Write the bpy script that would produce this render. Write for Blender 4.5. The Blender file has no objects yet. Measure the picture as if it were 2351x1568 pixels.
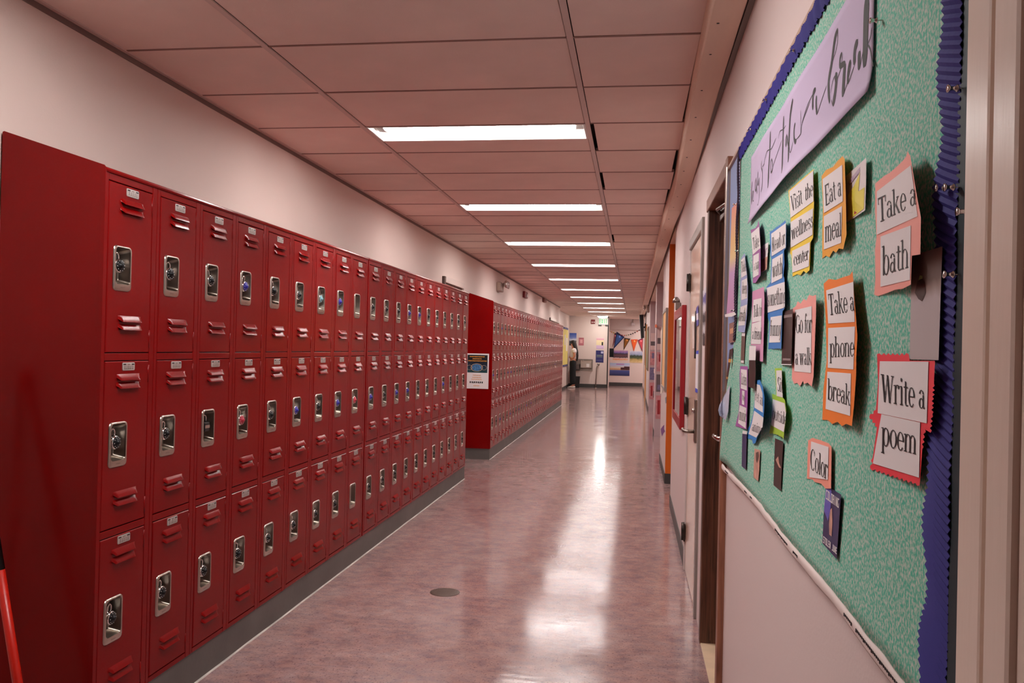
import bpy, bmesh, math, random
from mathutils import Vector, Matrix, noise
from mathutils.geometry import tessellate_polygon

random.seed(7)
sc = bpy.context.scene
C = sc.collection

# ------------------------------------------------------------------ camera
IW, IH, FPX = 2351.0, 1568.0, 1930.5
CAM = Vector((1.7199, -2.5224, 1.3842))
YAW, PITCH, ROLL = math.radians(8.256), math.radians(0.396), math.radians(1.32)
_f = Vector((-math.sin(YAW) * math.cos(PITCH), math.cos(YAW) * math.cos(PITCH), math.sin(PITCH)))
_r0 = Vector((math.cos(YAW), math.sin(YAW), 0.0))
_u0 = _r0.cross(_f)
CR = _r0 * math.cos(ROLL) + _u0 * math.sin(ROLL)
CU = _u0 * math.cos(ROLL) - _r0 * math.sin(ROLL)
CF = _f
cam = bpy.data.cameras.new('camera')
cam.sensor_width = 36.0
cam.lens = FPX / IW * 36.0
cam.clip_start = 0.02
cam.clip_end = 200
cam_o = bpy.data.objects.new('camera', cam)
M = Matrix((CR, CU, -CF)).transposed().to_4x4()
M.translation = CAM
cam_o.matrix_world = M
C.objects.link(cam_o)
sc.camera = cam_o

# ------------------------------------------------------------------ world and exposure
sc.view_settings.view_transform = 'Standard'
sc.view_settings.look = 'None'
sc.view_settings.gamma = 1.0
sc.view_settings.use_curve_mapping = False
sc.view_settings.exposure = 0.3
w = bpy.data.worlds.new('world')
sc.world = w
w.use_nodes = True
w.node_tree.nodes['Background'].inputs[0].default_value = (0.9, 0.82, 0.8, 1)
w.node_tree.nodes['Background'].inputs[1].default_value = 0.05
LAMP = 40.0            # brightness of the ceiling lamps


def ray(u, v):
    return CF + CR * ((u - IW / 2) / FPX) - CU * ((v - IH / 2) / FPX)


def onx(u, v, X):
    d = ray(u, v)
    return CAM + d * ((X - CAM.x) / d.x)


def ony(u, v, Y):
    d = ray(u, v)
    return CAM + d * ((Y - CAM.y) / d.y)


# ------------------------------------------------------------------ materials
def srgb(r, g, b):
    f = lambda c: (c / 255.0) / 12.92 if c / 255.0 <= 0.04045 else ((c / 255.0 + 0.055) / 1.055) ** 2.4
    return (f(r), f(g), f(b), 1.0)


MATS = {}


def mat(name, col, rough=0.6, metal=0.0, var=0.0, vscale=8.0, bump=0.0, bscale=60.0, emit=0.0, coat=0.0, spec=0.5, stretch=None):
    if name in MATS:
        return MATS[name]
    m = bpy.data.materials.new(name)
    m.use_nodes = True
    nt = m.node_tree
    b = nt.nodes['Principled BSDF']
    b.inputs['Base Color'].default_value = col
    b.inputs['Roughness'].default_value = rough
    b.inputs['Metallic'].default_value = metal
    b.inputs['Specular IOR Level'].default_value = spec
    b.inputs['Coat Weight'].default_value = coat
    b.inputs['Coat Roughness'].default_value = 0.08
    if emit:
        b.inputs['Emission Color'].default_value = col
        b.inputs['Emission Strength'].default_value = emit
    tc = nt.nodes.new('ShaderNodeTexCoord')
    src = tc.outputs['Object']
    if stretch:
        mp = nt.nodes.new('ShaderNodeMapping')
        mp.inputs['Scale'].default_value = stretch
        nt.links.new(src, mp.inputs[0])
        src = mp.outputs[0]
    if var:
        n = nt.nodes.new('ShaderNodeTexNoise')
        n.inputs['Scale'].default_value = vscale
        n.inputs['Detail'].default_value = 5
        nt.links.new(src, n.inputs['Vector'])
        r = nt.nodes.new('ShaderNodeMapRange')
        r.inputs['From Min'].default_value = 0.3
        r.inputs['From Max'].default_value = 0.7
        r.inputs['To Min'].default_value = 1 - var
        r.inputs['To Max'].default_value = 1 + var
        nt.links.new(n.outputs['Fac'], r.inputs['Value'])
        mx = nt.nodes.new('ShaderNodeVectorMath')
        mx.operation = 'SCALE'
        mx.inputs[0].default_value = col[:3]
        nt.links.new(r.outputs[0], mx.inputs['Scale'])
        nt.links.new(mx.outputs[0], b.inputs['Base Color'])
    if bump:
        n2 = nt.nodes.new('ShaderNodeTexNoise')
        n2.inputs['Scale'].default_value = bscale
        n2.inputs['Detail'].default_value = 3
        nt.links.new(src, n2.inputs['Vector'])
        bp = nt.nodes.new('ShaderNodeBump')
        bp.inputs['Strength'].default_value = bump
        bp.inputs['Distance'].default_value = 0.01
        nt.links.new(n2.outputs['Fac'], bp.inputs['Height'])
        nt.links.new(bp.outputs[0], b.inputs['Normal'])
    MATS[name] = m
    return m


def ramp_mat(name, stops, axis=2, rough=0.5, interp='LINEAR', wob=0.0, wscale=6.0):
    """printed picture: a colour ramp along one axis of the object's own box, with optional noise"""
    if name in MATS:
        return MATS[name]
    m = bpy.data.materials.new(name)
    m.use_nodes = True
    nt = m.node_tree
    b = nt.nodes['Principled BSDF']
    b.inputs['Roughness'].default_value = rough
    tc = nt.nodes.new('ShaderNodeTexCoord')
    sp = nt.nodes.new('ShaderNodeSeparateXYZ')
    nt.links.new(tc.outputs['Generated'], sp.inputs[0])
    val = sp.outputs[axis]
    if wob:
        n = nt.nodes.new('ShaderNodeTexNoise')
        n.inputs['Scale'].default_value = wscale
        n.inputs['Detail'].default_value = 6
        nt.links.new(tc.outputs['Generated'], n.inputs['Vector'])
        s = nt.nodes.new('ShaderNodeMath')
        s.operation = 'MULTIPLY_ADD'
        s.inputs[1].default_value = wob
        nt.links.new(n.outputs['Fac'], s.inputs[0])
        a = nt.nodes.new('ShaderNodeMath')
        a.operation = 'ADD'
        a.inputs[1].default_value = -wob / 2
        nt.links.new(val, a.inputs[0])
        nt.links.new(a.outputs[0], s.inputs[2])
        val = s.outputs[0]
    cr = nt.nodes.new('ShaderNodeValToRGB')
    cr.color_ramp.interpolation = interp
    els = cr.color_ramp.elements
    while len(els) > 1:
        els.remove(els[-1])
    els[0].position, els[0].color = stops[0][0], srgb(*stops[0][1])
    for p, c in stops[1:]:
        els.new(p).color = srgb(*c)
    nt.links.new(val, cr.inputs[0])
    nt.links.new(cr.outputs[0], b.inputs['Base Color'])
    MATS[name] = m
    return m


def floor_mat():
    m = bpy.data.materials.new('marbled_linoleum')
    m.use_nodes = True
    nt = m.node_tree
    L = nt.links.new
    b = nt.nodes['Principled BSDF']
    tc = nt.nodes.new('ShaderNodeTexCoord')

    def nz(scale, detail, st=(1, 1, 1), rough=0.6):
        mp = nt.nodes.new('ShaderNodeMapping')
        mp.inputs['Scale'].default_value = st
        L(tc.outputs['Object'], mp.inputs[0])
        n = nt.nodes.new('ShaderNodeTexNoise')
        n.inputs['Scale'].default_value = scale
        n.inputs['Detail'].default_value = detail
        n.inputs['Roughness'].default_value = rough
        L(mp.outputs[0], n.inputs['Vector'])
        return n.outputs['Fac']

    def rmp(fac, stops):
        r = nt.nodes.new('ShaderNodeValToRGB')
        els = r.color_ramp.elements
        while len(els) > 1:
            els.remove(els[-1])
        els[0].position, els[0].color = stops[0]
        for p, c in stops[1:]:
            els.new(p).color = c
        L(fac, r.inputs[0])
        return r.outputs[0]

    def mix(fac, a, bb, mode='MIX'):
        x = nt.nodes.new('ShaderNodeMix')
        x.data_type = 'RGBA'
        x.blend_type = mode
        if hasattr(fac, 'is_linked'):
            L(fac, x.inputs[0])
        else:
            x.inputs[0].default_value = fac
        L(a, x.inputs[6])
        L(bb, x.inputs[7])
        return x.outputs[2]

    base = rmp(nz(7, 9, (1, 1, 1), 0.72), [(0.30, srgb(118, 92, 90)), (0.44, srgb(154, 124, 119)), (0.56, srgb(170, 140, 134)), (0.72, srgb(192, 168, 160))])
    viol = rmp(nz(16, 6, (1, 1.6, 1), 0.7), [(0.4, srgb(128, 108, 120)), (0.6, srgb(186, 140, 132))])
    c1 = mix(0.35, base, viol)
    specks = rmp(nz(120, 3, (1, 0.6, 1)), [(0.33, (0.35, 0.3, 0.33, 1)), (0.42, (1, 1, 1, 1)), (0.64, (1, 1, 1, 1)), (0.72, (1.6, 1.5, 1.45, 1))])
    c2 = mix(0.8, c1, specks, 'MULTIPLY')
    L(c2, b.inputs['Base Color'])
    rr = nt.nodes.new('ShaderNodeMapRange')
    L(nz(3, 5), rr.inputs['Value'])
    rr.inputs['From Min'].default_value = 0.3
    rr.inputs['From Max'].default_value = 0.7
    rr.inputs['To Min'].default_value = 0.09
    rr.inputs['To Max'].default_value = 0.17
    L(rr.outputs[0], b.inputs['Roughness'])
    b.inputs['Specular IOR Level'].default_value = 0.55
    bp = nt.nodes.new('ShaderNodeBump')
    bp.inputs['Strength'].default_value = 0.05
    bp.inputs['Distance'].default_value = 0.01
    ad = nt.nodes.new('ShaderNodeMath')
    ad.operation = 'ADD'
    L(nz(5, 4, (1.0, 1.0, 1)), ad.inputs[0])
    L(nz(7, 4, (0.5, 2.6, 1)), ad.inputs[1])
    L(ad.outputs[0], bp.inputs['Height'])
    L(bp.outputs[0], b.inputs['Normal'])
    return m


def teal_mat():
    m = bpy.data.materials.new('speckled_teal_paper')
    m.use_nodes = True
    nt = m.node_tree
    L = nt.links.new
    b = nt.nodes['Principled BSDF']
    b.inputs['Roughness'].default_value = 0.75
    tc = nt.nodes.new('ShaderNodeTexCoord')
    n = nt.nodes.new('ShaderNodeTexNoise')
    n.inputs['Scale'].default_value = 190
    n.inputs['Detail'].default_value = 3
    L(tc.outputs['Object'], n.inputs['Vector'])
    r = nt.nodes.new('ShaderNodeValToRGB')
    e = r.color_ramp.elements
    e[0].position = 0.42
    e[0].color = srgb(82, 188, 158)
    e[1].position = 0.62
    e[1].color = srgb(200, 210, 198)
    L(n.outputs['Fac'], r.inputs[0])
    n2 = nt.nodes.new('ShaderNodeTexNoise')
    n2.inputs['Scale'].default_value = 5
    n2.inputs['Detail'].default_value = 4
    L(tc.outputs['Object'], n2.inputs['Vector'])
    bp = nt.nodes.new('ShaderNodeBump')
    bp.inputs['Strength'].default_value = 0.25
    bp.inputs['Distance'].default_value = 0.02
    L(n2.outputs['Fac'], bp.inputs['Height'])
    L(r.outputs[0], b.inputs['Base Color'])
    L(bp.outputs[0], b.inputs['Normal'])
    return m


def wood_mat(name, c0, c1, rough=0.45, sc_=(30, 30, 2.0)):
    m = bpy.data.materials.new(name)
    m.use_nodes = True
    nt = m.node_tree
    L = nt.links.new
    b = nt.nodes['Principled BSDF']
    b.inputs['Roughness'].default_value = rough
    tc = nt.nodes.new('ShaderNodeTexCoord')
    mp = nt.nodes.new('ShaderNodeMapping')
    mp.inputs['Scale'].default_value = sc_
    L(tc.outputs['Object'], mp.inputs[0])
    n = nt.nodes.new('ShaderNodeTexNoise')
    n.inputs['Scale'].default_value = 2.2
    n.inputs['Detail'].default_value = 6
    n.inputs['Distortion'].default_value = 0.6
    L(mp.outputs[0], n.inputs['Vector'])
    r = nt.nodes.new('ShaderNodeValToRGB')
    r.color_ramp.elements[0].position = 0.35
    r.color_ramp.elements[0].color = srgb(*c0)
    r.color_ramp.elements[1].position = 0.65
    r.color_ramp.elements[1].color = srgb(*c1)
    L(n.outputs['Fac'], r.inputs[0])
    L(r.outputs[0], b.inputs['Base Color'])
    return m


M_WALL = mat('painted_wall', srgb(226, 206, 198), 0.55, bump=0.05, bscale=120)
M_WALLR = mat('painted_wall_right', srgb(222, 202, 198), 0.5, bump=0.05, bscale=120)
M_TILE = mat('ceiling_tile_board', srgb(238, 216, 206), 0.9, var=0.05, vscale=3, bump=0.12, bscale=260)
M_TEE = mat('ceiling_tee_metal', srgb(214, 192, 184), 0.5)
M_PLEN = mat('dark_plenum', srgb(38, 30, 28), 0.9)
M_RED = mat('red_enamel', srgb(124, 4, 5), 0.22, var=0.06, vscale=5, bump=0.03, bscale=240, spec=0.2)
M_REDSIDE = M_RED
M_SHADE = mat('painted_inside_shade', srgb(26, 5, 6), 1.0, spec=0.0)  # near black stands in for shade inside lockers and under louvers
M_STEEL = mat('stainless_steel', srgb(190, 180, 170), 0.32, 1.0)
M_STEELB = mat('brushed_steel', srgb(150, 140, 132), 0.35, 1.0)
M_CHROME = mat('chrome', srgb(225, 222, 220), 0.12, 1.0)
M_BLACK = mat('black_plastic', srgb(16, 15, 16), 0.4)
M_WHITE = mat('white_plastic', srgb(228, 222, 218), 0.4)
M_PLATE = mat('number_plate_aluminium', srgb(196, 186, 182), 0.35, 0.4)
M_BASE = mat('grey_plinth', srgb(98, 92, 88), 0.6, var=0.12, vscale=4, bump=0.1, bscale=30)
M_RUBBER = mat('dark_rubber_base', srgb(62, 60, 58), 0.45)
M_CAULK = mat('white_floor_bead', srgb(190, 180, 172), 0.4, var=0.35, vscale=6)
M_FLOOR = floor_mat()
M_LENS = mat('lamp_lens', (1.0, 0.98, 0.96, 1), 0.4, emit=LAMP)
M_PAN = mat('lamp_reflector', srgb(235, 228, 224), 0.25)
M_BROWN = wood_mat('dark_stained_wood', (64, 36, 25), (112, 68, 48))
M_BROWNF = wood_mat('brown_frame_wood', (120, 74, 56), (158, 102, 78))
M_TEAL = teal_mat()
M_PAPER = mat('white_paper', srgb(240, 230, 230), 0.7)
M_INK = mat('black_ink', srgb(28, 24, 26), 0.6)
M_BORDER = mat('blue_corrugated_card', srgb(54, 46, 126), 0.75, spec=0.25)
M_ORANGE = mat('orange_paint', srgb(216, 102, 4), 0.5)
M_PLANK = mat('painted_plank', srgb(232, 204, 184), 0.6, var=0.06, vscale=2, stretch=(6, 0.6, 6))


# ------------------------------------------------------------------ mesh building
WL = {}


def wloc(o):
    return WL.get(o.name, Vector((0, 0, 0)))


class MB:
    def __init__(s):
        s.v, s.f, s.m, s.sm = [], [], [], []

    def add(s, vs, fs, mi=0, smooth=False):
        b = len(s.v)
        s.v += [Vector(x) for x in vs]
        s.f += [tuple(b + i for i in f) for f in fs]
        s.m += [mi] * len(fs)
        s.sm += [smooth] * len(fs)
        return s

    def box(s, x0, x1, y0, y1, z0, z1, mi=0, bev=0.0):
        if bev <= 0:
            vs = [(x, y, z) for x in (x0, x1) for y in (y0, y1) for z in (z0, z1)]
            fs = [(0, 1, 3, 2), (4, 6, 7, 5), (0, 4, 5, 1), (2, 3, 7, 6), (0, 2, 6, 4), (1, 5, 7, 3)]
            return s.add(vs, fs, mi)
        bm = bmesh.new()
        bmesh.ops.create_cube(bm, size=1)
        for v in bm.verts:
            v.co = Vector(((x0 + x1) / 2 + v.co.x * (x1 - x0), (y0 + y1) / 2 + v.co.y * (y1 - y0), (z0 + z1) / 2 + v.co.z * (z1 - z0)))
        bmesh.ops.bevel(bm, geom=bm.edges[:], offset=bev, segments=2, affect='EDGES', profile=0.5)
        bm.verts.index_update()
        s.add([v.co.copy() for v in bm.verts], [[v.index for v in f.verts] for f in bm.faces], mi)
        bm.free()
        return s

    def loops(s, loops, cap0=False, cap1=False, mi=0, smooth=False, closed=True):
        n = len(loops[0])
        vs = [p for l in loops for p in l]
        fs = []
        for k in range(len(loops) - 1):
            for i in range(n if closed else n - 1):
                j = (i + 1) % n
                fs.append((k * n + i, k * n + j, (k + 1) * n + j, (k + 1) * n + i))
        if cap0:
            fs.append(tuple(reversed(range(n))))
        if cap1:
            fs.append(tuple((len(loops) - 1) * n + i for i in range(n)))
        return s.add(vs, fs, mi, smooth)

    def tube(s, pts, r, n=8, mi=0, cap=True):
        pts = [Vector(p) for p in pts]
        rs = r if isinstance(r, (list, tuple)) else [r] * len(pts)
        L = []
        up = None
        for i, p in enumerate(pts):
            t = (pts[min(i + 1, len(pts) - 1)] - pts[max(i - 1, 0)]).normalized()
            if up is None:
                up = Vector((0, 0, 1)) if abs(t.z) < 0.9 else Vector((1, 0, 0))
            a = t.cross(up).normalized()
            bb = a.cross(t).normalized()
            up = bb
            L.append([p + (a * math.cos(k * 2 * math.pi / n) + bb * math.sin(k * 2 * math.pi / n)) * rs[i] for k in range(n)])
        return s.loops(L, cap, cap, mi, True)

    def lathe(s, prof, c, axis='z', n=20, mi=0):
        """prof = [(r, h)...] turned about an axis through c"""
        L = []
        for r, h in prof:
            ring = []
            for k in range(n):
                a = k * 2 * math.pi / n
                ca, sa = r * math.cos(a), r * math.sin(a)
                d = {'z': (ca, sa, h), 'x': (h, ca, sa), 'y': (ca, h, sa)}[axis]
                ring.append(Vector(c) + Vector(d))
            L.append(ring)
        return s.loops(L, prof[0][0] > 1e-6, prof[-1][0] > 1e-6, mi, True)

    def mesh(s, name, mats, origin=Vector((0, 0, 0))):
        me = bpy.data.meshes.new(name)
        me.from_pydata([tuple(v - origin) for v in s.v], [], s.f)
        for mt in (mats if isinstance(mats, (list, tuple)) else [mats]):
            me.materials.append(mt)
        me.polygons.foreach_set('material_index', s.m)
        me.polygons.foreach_set('use_smooth', s.sm)
        bm = bmesh.new()
        bm.from_mesh(me)
        bmesh.ops.recalc_face_normals(bm, faces=bm.faces[:])
        bm.to_mesh(me)
        bm.free()
        me.update()
        return me

    def build(s, name, mats, parent=None):
        if parent is None:
            xs = [v.x for v in s.v]
            ys = [v.y for v in s.v]
            zs = [v.z for v in s.v]
            org = Vector(((min(xs) + max(xs)) / 2, (min(ys) + max(ys)) / 2, min(zs)))
        else:
            org = wloc(parent)
        o = bpy.data.objects.new(name, s.mesh(name, mats, org))
        C.objects.link(o)
        if parent is None:
            o.location = org
        else:
            o.parent = parent
        WL[o.name] = org
        return o


def tag(o, label=None, cat=None, group=None, kind=None):
    if label:
        o['label'] = label
    if cat:
        o['category'] = cat
    if group:
        o['group'] = group
    if kind:
        o['kind'] = kind
    return o


def empty(name, loc, label=None, cat=None, group=None, kind=None):
    o = bpy.data.objects.new(name, None)
    C.objects.link(o)
    o.location = loc
    o.empty_display_size = 0.05
    WL[o.name] = Vector(loc)
    return tag(o, label, cat, group, kind)


def bx(name, m, dims, parent=None, bev=0.0, label=None, cat=None, kind=None, group=None):
    return tag(MB().box(*dims, bev=bev).build(name, m, parent), label, cat, group, kind)


def inst(name, me, parent, loc=(0, 0, 0)):
    o = bpy.data.objects.new(name, me)
    C.objects.link(o)
    o.parent = parent
    o.location = loc
    return o


ORD = ['first', 'second', 'third', 'fourth', 'fifth', 'sixth', 'seventh', 'eighth', 'ninth', 'tenth', 'eleventh', 'twelfth', 'thirteenth', 'fourteenth',
       'fifteenth', 'sixteenth', 'seventeenth', 'eighteenth', 'nineteenth', 'twentieth']


def ordinal(i):
    if i < 20:
        return ORD[i]
    if i == 29:
        return 'thirtieth'
    return ('twenty-' if i < 30 else 'thirty-') + ORD[(i + 1) % 10 - 1]

# ================================================================== THE SETTING
ZC = 2.56
XL, XR = -0.38, 2.07
YB, Y1, Y2 = -6.0, 27.85, 30.0

bx('floor', M_FLOOR, (-0.8, 3.4, YB, 30.3, -0.05, 0.0), label='glossy mauve marbled linoleum floor of the corridor', cat='floor', kind='structure')
bx('wall_left', M_WALL, (-0.55, XL, YB, 21.3, 0, 2.75), label='pale painted wall behind the red lockers', cat='wall', kind='structure')
bx('wall_left_end', M_WALL, (-0.75, -0.60, 21.3, 28.0, 0, 2.75), label='pale wall with the yellow notice board past the far lockers', cat='wall', kind='structure')
bx('wall_back', M_WALL, (-0.55, 3.4, YB - 0.1, YB, 0, 2.75), label='plain wall closing the corridor behind the viewer', cat='wall', kind='structure')
bx('wall_far_left', M_WALL, (-0.75, 0.80, Y1, Y1 + 0.12, 0, 2.75), label='end wall carrying the drinking fountain and exit sign', cat='wall', kind='structure')
bx('wall_far_right', M_WALL, (0.70, 3.4, Y2, Y2 + 0.12, 0, 2.75), label='set-back end wall hung with landscape posters', cat='wall', kind='structure')
bx('wall_far_side', M_WALL, (0.70, 0.80, Y1 + 0.12, Y2, 0, 2.75), label='short return wall beside the end bay', cat='wall', kind='structure')
bx('trim_1', mat('dark_corner_guard', srgb(46, 34, 30), 0.5), (0.775, 0.815, Y1 - 0.03, Y1 + 0.03, 0, ZC), label='dark corner guard at the edge of the fountain wall', cat='corner guard', kind='structure')

# right wall, split by doorways and alcoves
RW = (2.22,)
wr = empty('wall_right', (2.07, 0, 0), 'pale wall along the right side with doors and alcoves', 'wall', kind='structure')


def rw(y0, y1, z0=0.0, z1=2.75, m=M_WALLR):
    return bx('wall_section', m, (XR, 2.24, y0, y1, z0, z1), wr)


rw(YB, 0.72)
rw(0.72, 1.60, 2.075)
rw(1.60, 1.95)
rw(1.95, 2.93, 2.05)
rw(2.93, 5.15)
rw(6.45, 8.2)
rw(11.355, 11.8)
rw(16.855, 28.1)
bx('added_passage_end', M_WALLR, (3.4, 3.5, 28.0, 30.1, 0, 2.75), wr)  # side passage added so its hidden lamp can light the end bay
bx('added_passage_near_side', M_WALLR, (2.24, 3.4, 28.0, 28.1, 0, 2.75), wr)
for a, b2 in ((5.15, 6.4), (8.2, 11.3), (11.8, 16.8)):
    bx('alcove_back', M_WALLR, (3.1, 3.2, a - 0.1, b2 + 0.1, 0, 2.75), wr)
    bx('alcove_ceiling', M_PLANK, (2.07, 3.2, a, b2, 2.50, 2.60), wr)
    bx('alcove_near_side', M_WALLR, (2.24, 3.2, a - 0.1, a, 0, 2.75), wr)
bx('orange_end', M_ORANGE, (XR, 3.2, 6.4, 6.45, 0.10, 2.52), wr)
bx('orange_base', M_RUBBER, (XR - 0.004, 3.2, 6.392, 6.45, 0.0, 0.105), wr)
M_LILAC = mat('lilac_grey_paint', srgb(196, 170, 172), 0.6)
bx('alcove_end', M_LILAC, (XR, 3.2, 11.3, 11.35, 0, 2.60), wr)
bx('alcove_end', M_LILAC, (XR, 3.2, 16.8, 16.85, 0, 2.60), wr)

# baseboards
bb = empty('baseboard_right', (XR, 3, 0), 'dark rubber baseboard along the right wall', 'baseboard', kind='structure')
for a, b2 in ((YB, 0.66), (2.99, 5.15), (6.45, 8.2), (11.3, 11.8), (16.86, 28.1)):
    bx('baseboard_strip', M_RUBBER, (XR - 0.007, XR, a, b2, 0, 0.10), bb)
bf = empty('baseboard_far', (0.5, Y1, 0), 'dark rubber baseboard along the end walls', 'baseboard', kind='structure')
bx('baseboard_strip', M_RUBBER, (-0.6, 0.78, Y1 - 0.008, Y1, 0, 0.13), bf)
bx('baseboard_strip', M_RUBBER, (0.80, 2.07, Y2 - 0.008, Y2, 0, 0.13), bf)
bx('baseboard_left', M_RUBBER, (-0.60, -0.592, 21.3, Y1, 0, 0.10), label='dark rubber baseboard below the yellow notice board', cat='baseboard', kind='structure')

# ------------------------------------------------------------------ ceiling: tiles in a tee grid
ROW0, ROW = 0.645, 0.6096
XT1, XT2, XT3 = 0.24, 1.455, 1.955
mb = MB().box(-0.8, 3.4, YB, 30.2, 2.63, 2.75)
mb.box(-0.6, 3.2, YB, ROW0 - 7 * ROW, ZC, 2.63)
mb.box(2.10, 3.3, ROW0 - 7 * ROW, 30.1, 2.60, 2.63)
mb.box(XL, 2.10, 27.4, 30.1, ZC + 0.002, 2.63)
ceil = tag(mb.build('ceiling', M_PLEN), 'suspended ceiling of pinkish tiles over the corridor', 'ceiling', kind='structure')
ceil.data.materials.append(M_TILE)
for p in ceil.data.polygons:
    if p.center.z + wloc(ceil).z < 2.61:
        p.material_index = 1
tile_me = {}
lamp_rows = set(2 + 4 * i for i in range(-1, 10))
for k in range(-7, 44):
    ya, yb = ROW0 + k * ROW, ROW0 + (k + 1) * ROW
    for ci, (x0, x1) in enumerate(((XL, XT1), (XT1, XT2), (XT2, XT3))):
        y0, y1 = ya + 0.0035, yb - 0.0035
        if ci == 1 and k in lamp_rows:
            y0 = ya + 0.325
        if ci == 0 and ya > 21.2:
            x0 = -0.60
        key = (ci, round(y1 - y0, 3), x0)
        if key not in tile_me:
            t = MB().box(0, x1 - x0 - 0.030, 0, y1 - y0, 0, 0.018, bev=0.002)
            tile_me[key] = t.mesh('ceiling_tile', M_TILE)
        dx = 0.016 if (ci == 2 and k in (2, 4, 9)) else 0.0
        dz = random.uniform(-0.0005, 0.0008)
        inst('ceiling_tile', tile_me[key], ceil, Vector((x0 + 0.015 + dx, y0, ZC + 0.002 + dz)) - wloc(ceil))
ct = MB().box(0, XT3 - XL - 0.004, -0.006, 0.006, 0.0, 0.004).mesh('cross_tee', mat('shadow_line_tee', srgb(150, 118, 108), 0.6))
for k in range(-6, 44):
    inst('cross_tee', ct, ceil, Vector((XL + 0.002, ROW0 + k * ROW, ZC - 0.0006)) - wloc(ceil))
for xt in (XT1, XT2):
    bx('main_tee', M_TEE, (xt - 0.012, xt + 0.012, ROW0 - 7 * ROW, 27.4, ZC - 0.003, ZC + 0.003), ceil)
bx('wall_angle', M_TEE, (XL, XL + 0.022, ROW0 - 7 * ROW, 21.3, ZC - 0.004, ZC + 0.002), ceil)
bx('wall_angle', mat('dark_tee', srgb(120, 98, 92), 0.6), (XL, XL + 0.004, ROW0 - 7 * ROW, 21.3, ZC - 0.026, ZC - 0.004), ceil)

# recessed lamps between the tees
lm = {}
Lx0, Lx1 = XT1 + 0.013, XT2 - 0.013


def lamp_meshes():
    d = 0.31
    f = MB()
    f.box(Lx0, Lx1, 0.0, 0.010, -0.002, 0.004).box(Lx0, Lx1, d - 0.010, d, -0.002, 0.004)
    f.box(Lx0, Lx0 + 0.010, 0.01, d - 0.01, -0.002, 0.004).box(Lx1 - 0.010, Lx1, 0.01, d - 0.01, -0.002, 0.004)
    lm['frame'] = f.mesh('frame', M_WHITE)
    r = MB()
    prof = [(0.010, 0.0), (0.03, 0.055), (0.10, 0.062), (0.21, 0.062), (0.28, 0.04), (d - 0.010, 0.0)]
    L = [[Vector((x, y, z)) for y, z in prof] for x in (Lx0 + 0.010, Lx1 - 0.010)]
    r.loops(L, closed=False)
    for x in (Lx0 + 0.010, Lx1 - 0.010):
        r.add([(x, y, z) for y, z in prof], [tuple(range(len(prof)))])
    lm['reflector'] = r.mesh('reflector', M_PAN)
    l = MB()
    sec = [(0.115 + 0.085 * math.cos(math.pi * t / 12), 0.055 - 0.045 * math.sin(math.pi * t / 12)) for t in range(13)]
    L = [[Vector((x, y, z)) for y, z in sec] for x in (Lx0 + 0.075, Lx1 - 0.060)]
    l.loops(L, True, True, smooth=False)
    lm['lens'] = l.mesh('lens', M_LENS)
    e = MB().box(0, 0.05, 0.045, 0.185, 0.020, 0.058, bev=0.003)
    lm['end_bracket'] = e.mesh('end_bracket', M_STEELB)


lamp_meshes()
for i in range(-1, 10):
    y = ROW0 + (2 + 4 * i) * ROW + 0.004
    o = empty('ceiling_lamp', (0, y, ZC), ('%s recessed strip lamp from the near end of the visible ceiling' % ordinal(i)) if i >= 0 else 'strip lamp above the near locker end panel, just out of view', 'ceiling lamp', 'lit strip lamps in the ceiling')
    for n in ('frame', 'reflector', 'lens'):
        inst(n, lm[n], o)
    inst('end_bracket', lm['end_bracket'], o, (Lx0 + 0.022, 0, 0))
    inst('end_bracket', lm['end_bracket'], o, (Lx1 - 0.066, 0, 0))
o = empty('ceiling_lamp', (2.0, 28.85, 2.535), 'added strip lamp hidden in the side passage to brighten the end bay', 'ceiling lamp', 'lit strip lamps in the ceiling')  # added lamp, tucked out of sight, to brighten the end bay
for n in ('frame', 'reflector', 'lens'):
    inst(n, lm[n], o)
o = empty('dome_lamp', (0.62, 27.0, ZC), 'small round lit dome lamp on the ceiling before the exit sign', 'ceiling lamp')
MB().lathe([(0.20, 0.0), (0.20, -0.02), (0.185, -0.025)], (0.62, 27.0, ZC), n=24).build('rim', M_WHITE, o)
MB().lathe([(0.18, -0.02), (0.16, -0.05), (0.10, -0.075), (0.0, -0.085)], (0.62, 27.0, ZC), n=24).build('dome', mat('warm_lamp_glass', (1.0, 0.98, 0.94, 1), 0.4, emit=LAMP * 1.25), o)

# plank covering the joint between ceiling and right wall
pl = empty('trim_2', (2.0, 2, 2.47), 'screwed plank boxing in the ceiling edge along the right wall', 'trim', kind='structure')
LE = [(-3, 1.937), (0.3, 1.937), (1.2, 1.942), (1.8, 1.949), (2.5, 1.957), (3.3, 1.968), (4.0, 1.958), (4.8, 1.938), (6.8, 1.94), (11.5, 1.93), (19, 1.925), (27.4, 1.92)]


def lerp(tab, y):
    for (a, b3), (c, d) in zip(tab, tab[1:]):
        if y <= c:
            return b3 + (d - b3) * max(0, (y - a)) / (c - a)
    return tab[-1][1]


def plank(y0, y1, step=0.4):
    n = max(2, int((y1 - y0) / step))
    L = []
    for i in range(n + 1):
        y = y0 + (y1 - y0) * i / n
        a = lerp(LE, y)
        b3 = a + 0.108
        zb = 2.47 + 0.004 * math.sin(y * 2.1)
        L.append([Vector((a, y, 2.60)), Vector((a + 0.002, y, zb + 0.006)), Vector((a + 0.008, y, zb)), Vector((b3 - 0.004, y, zb)), Vector((b3, y, zb + 0.005)), Vector((b3, y, 2.60))])
    return MB().loops(L, True, True).build('plank', M_PLANK, pl)


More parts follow.
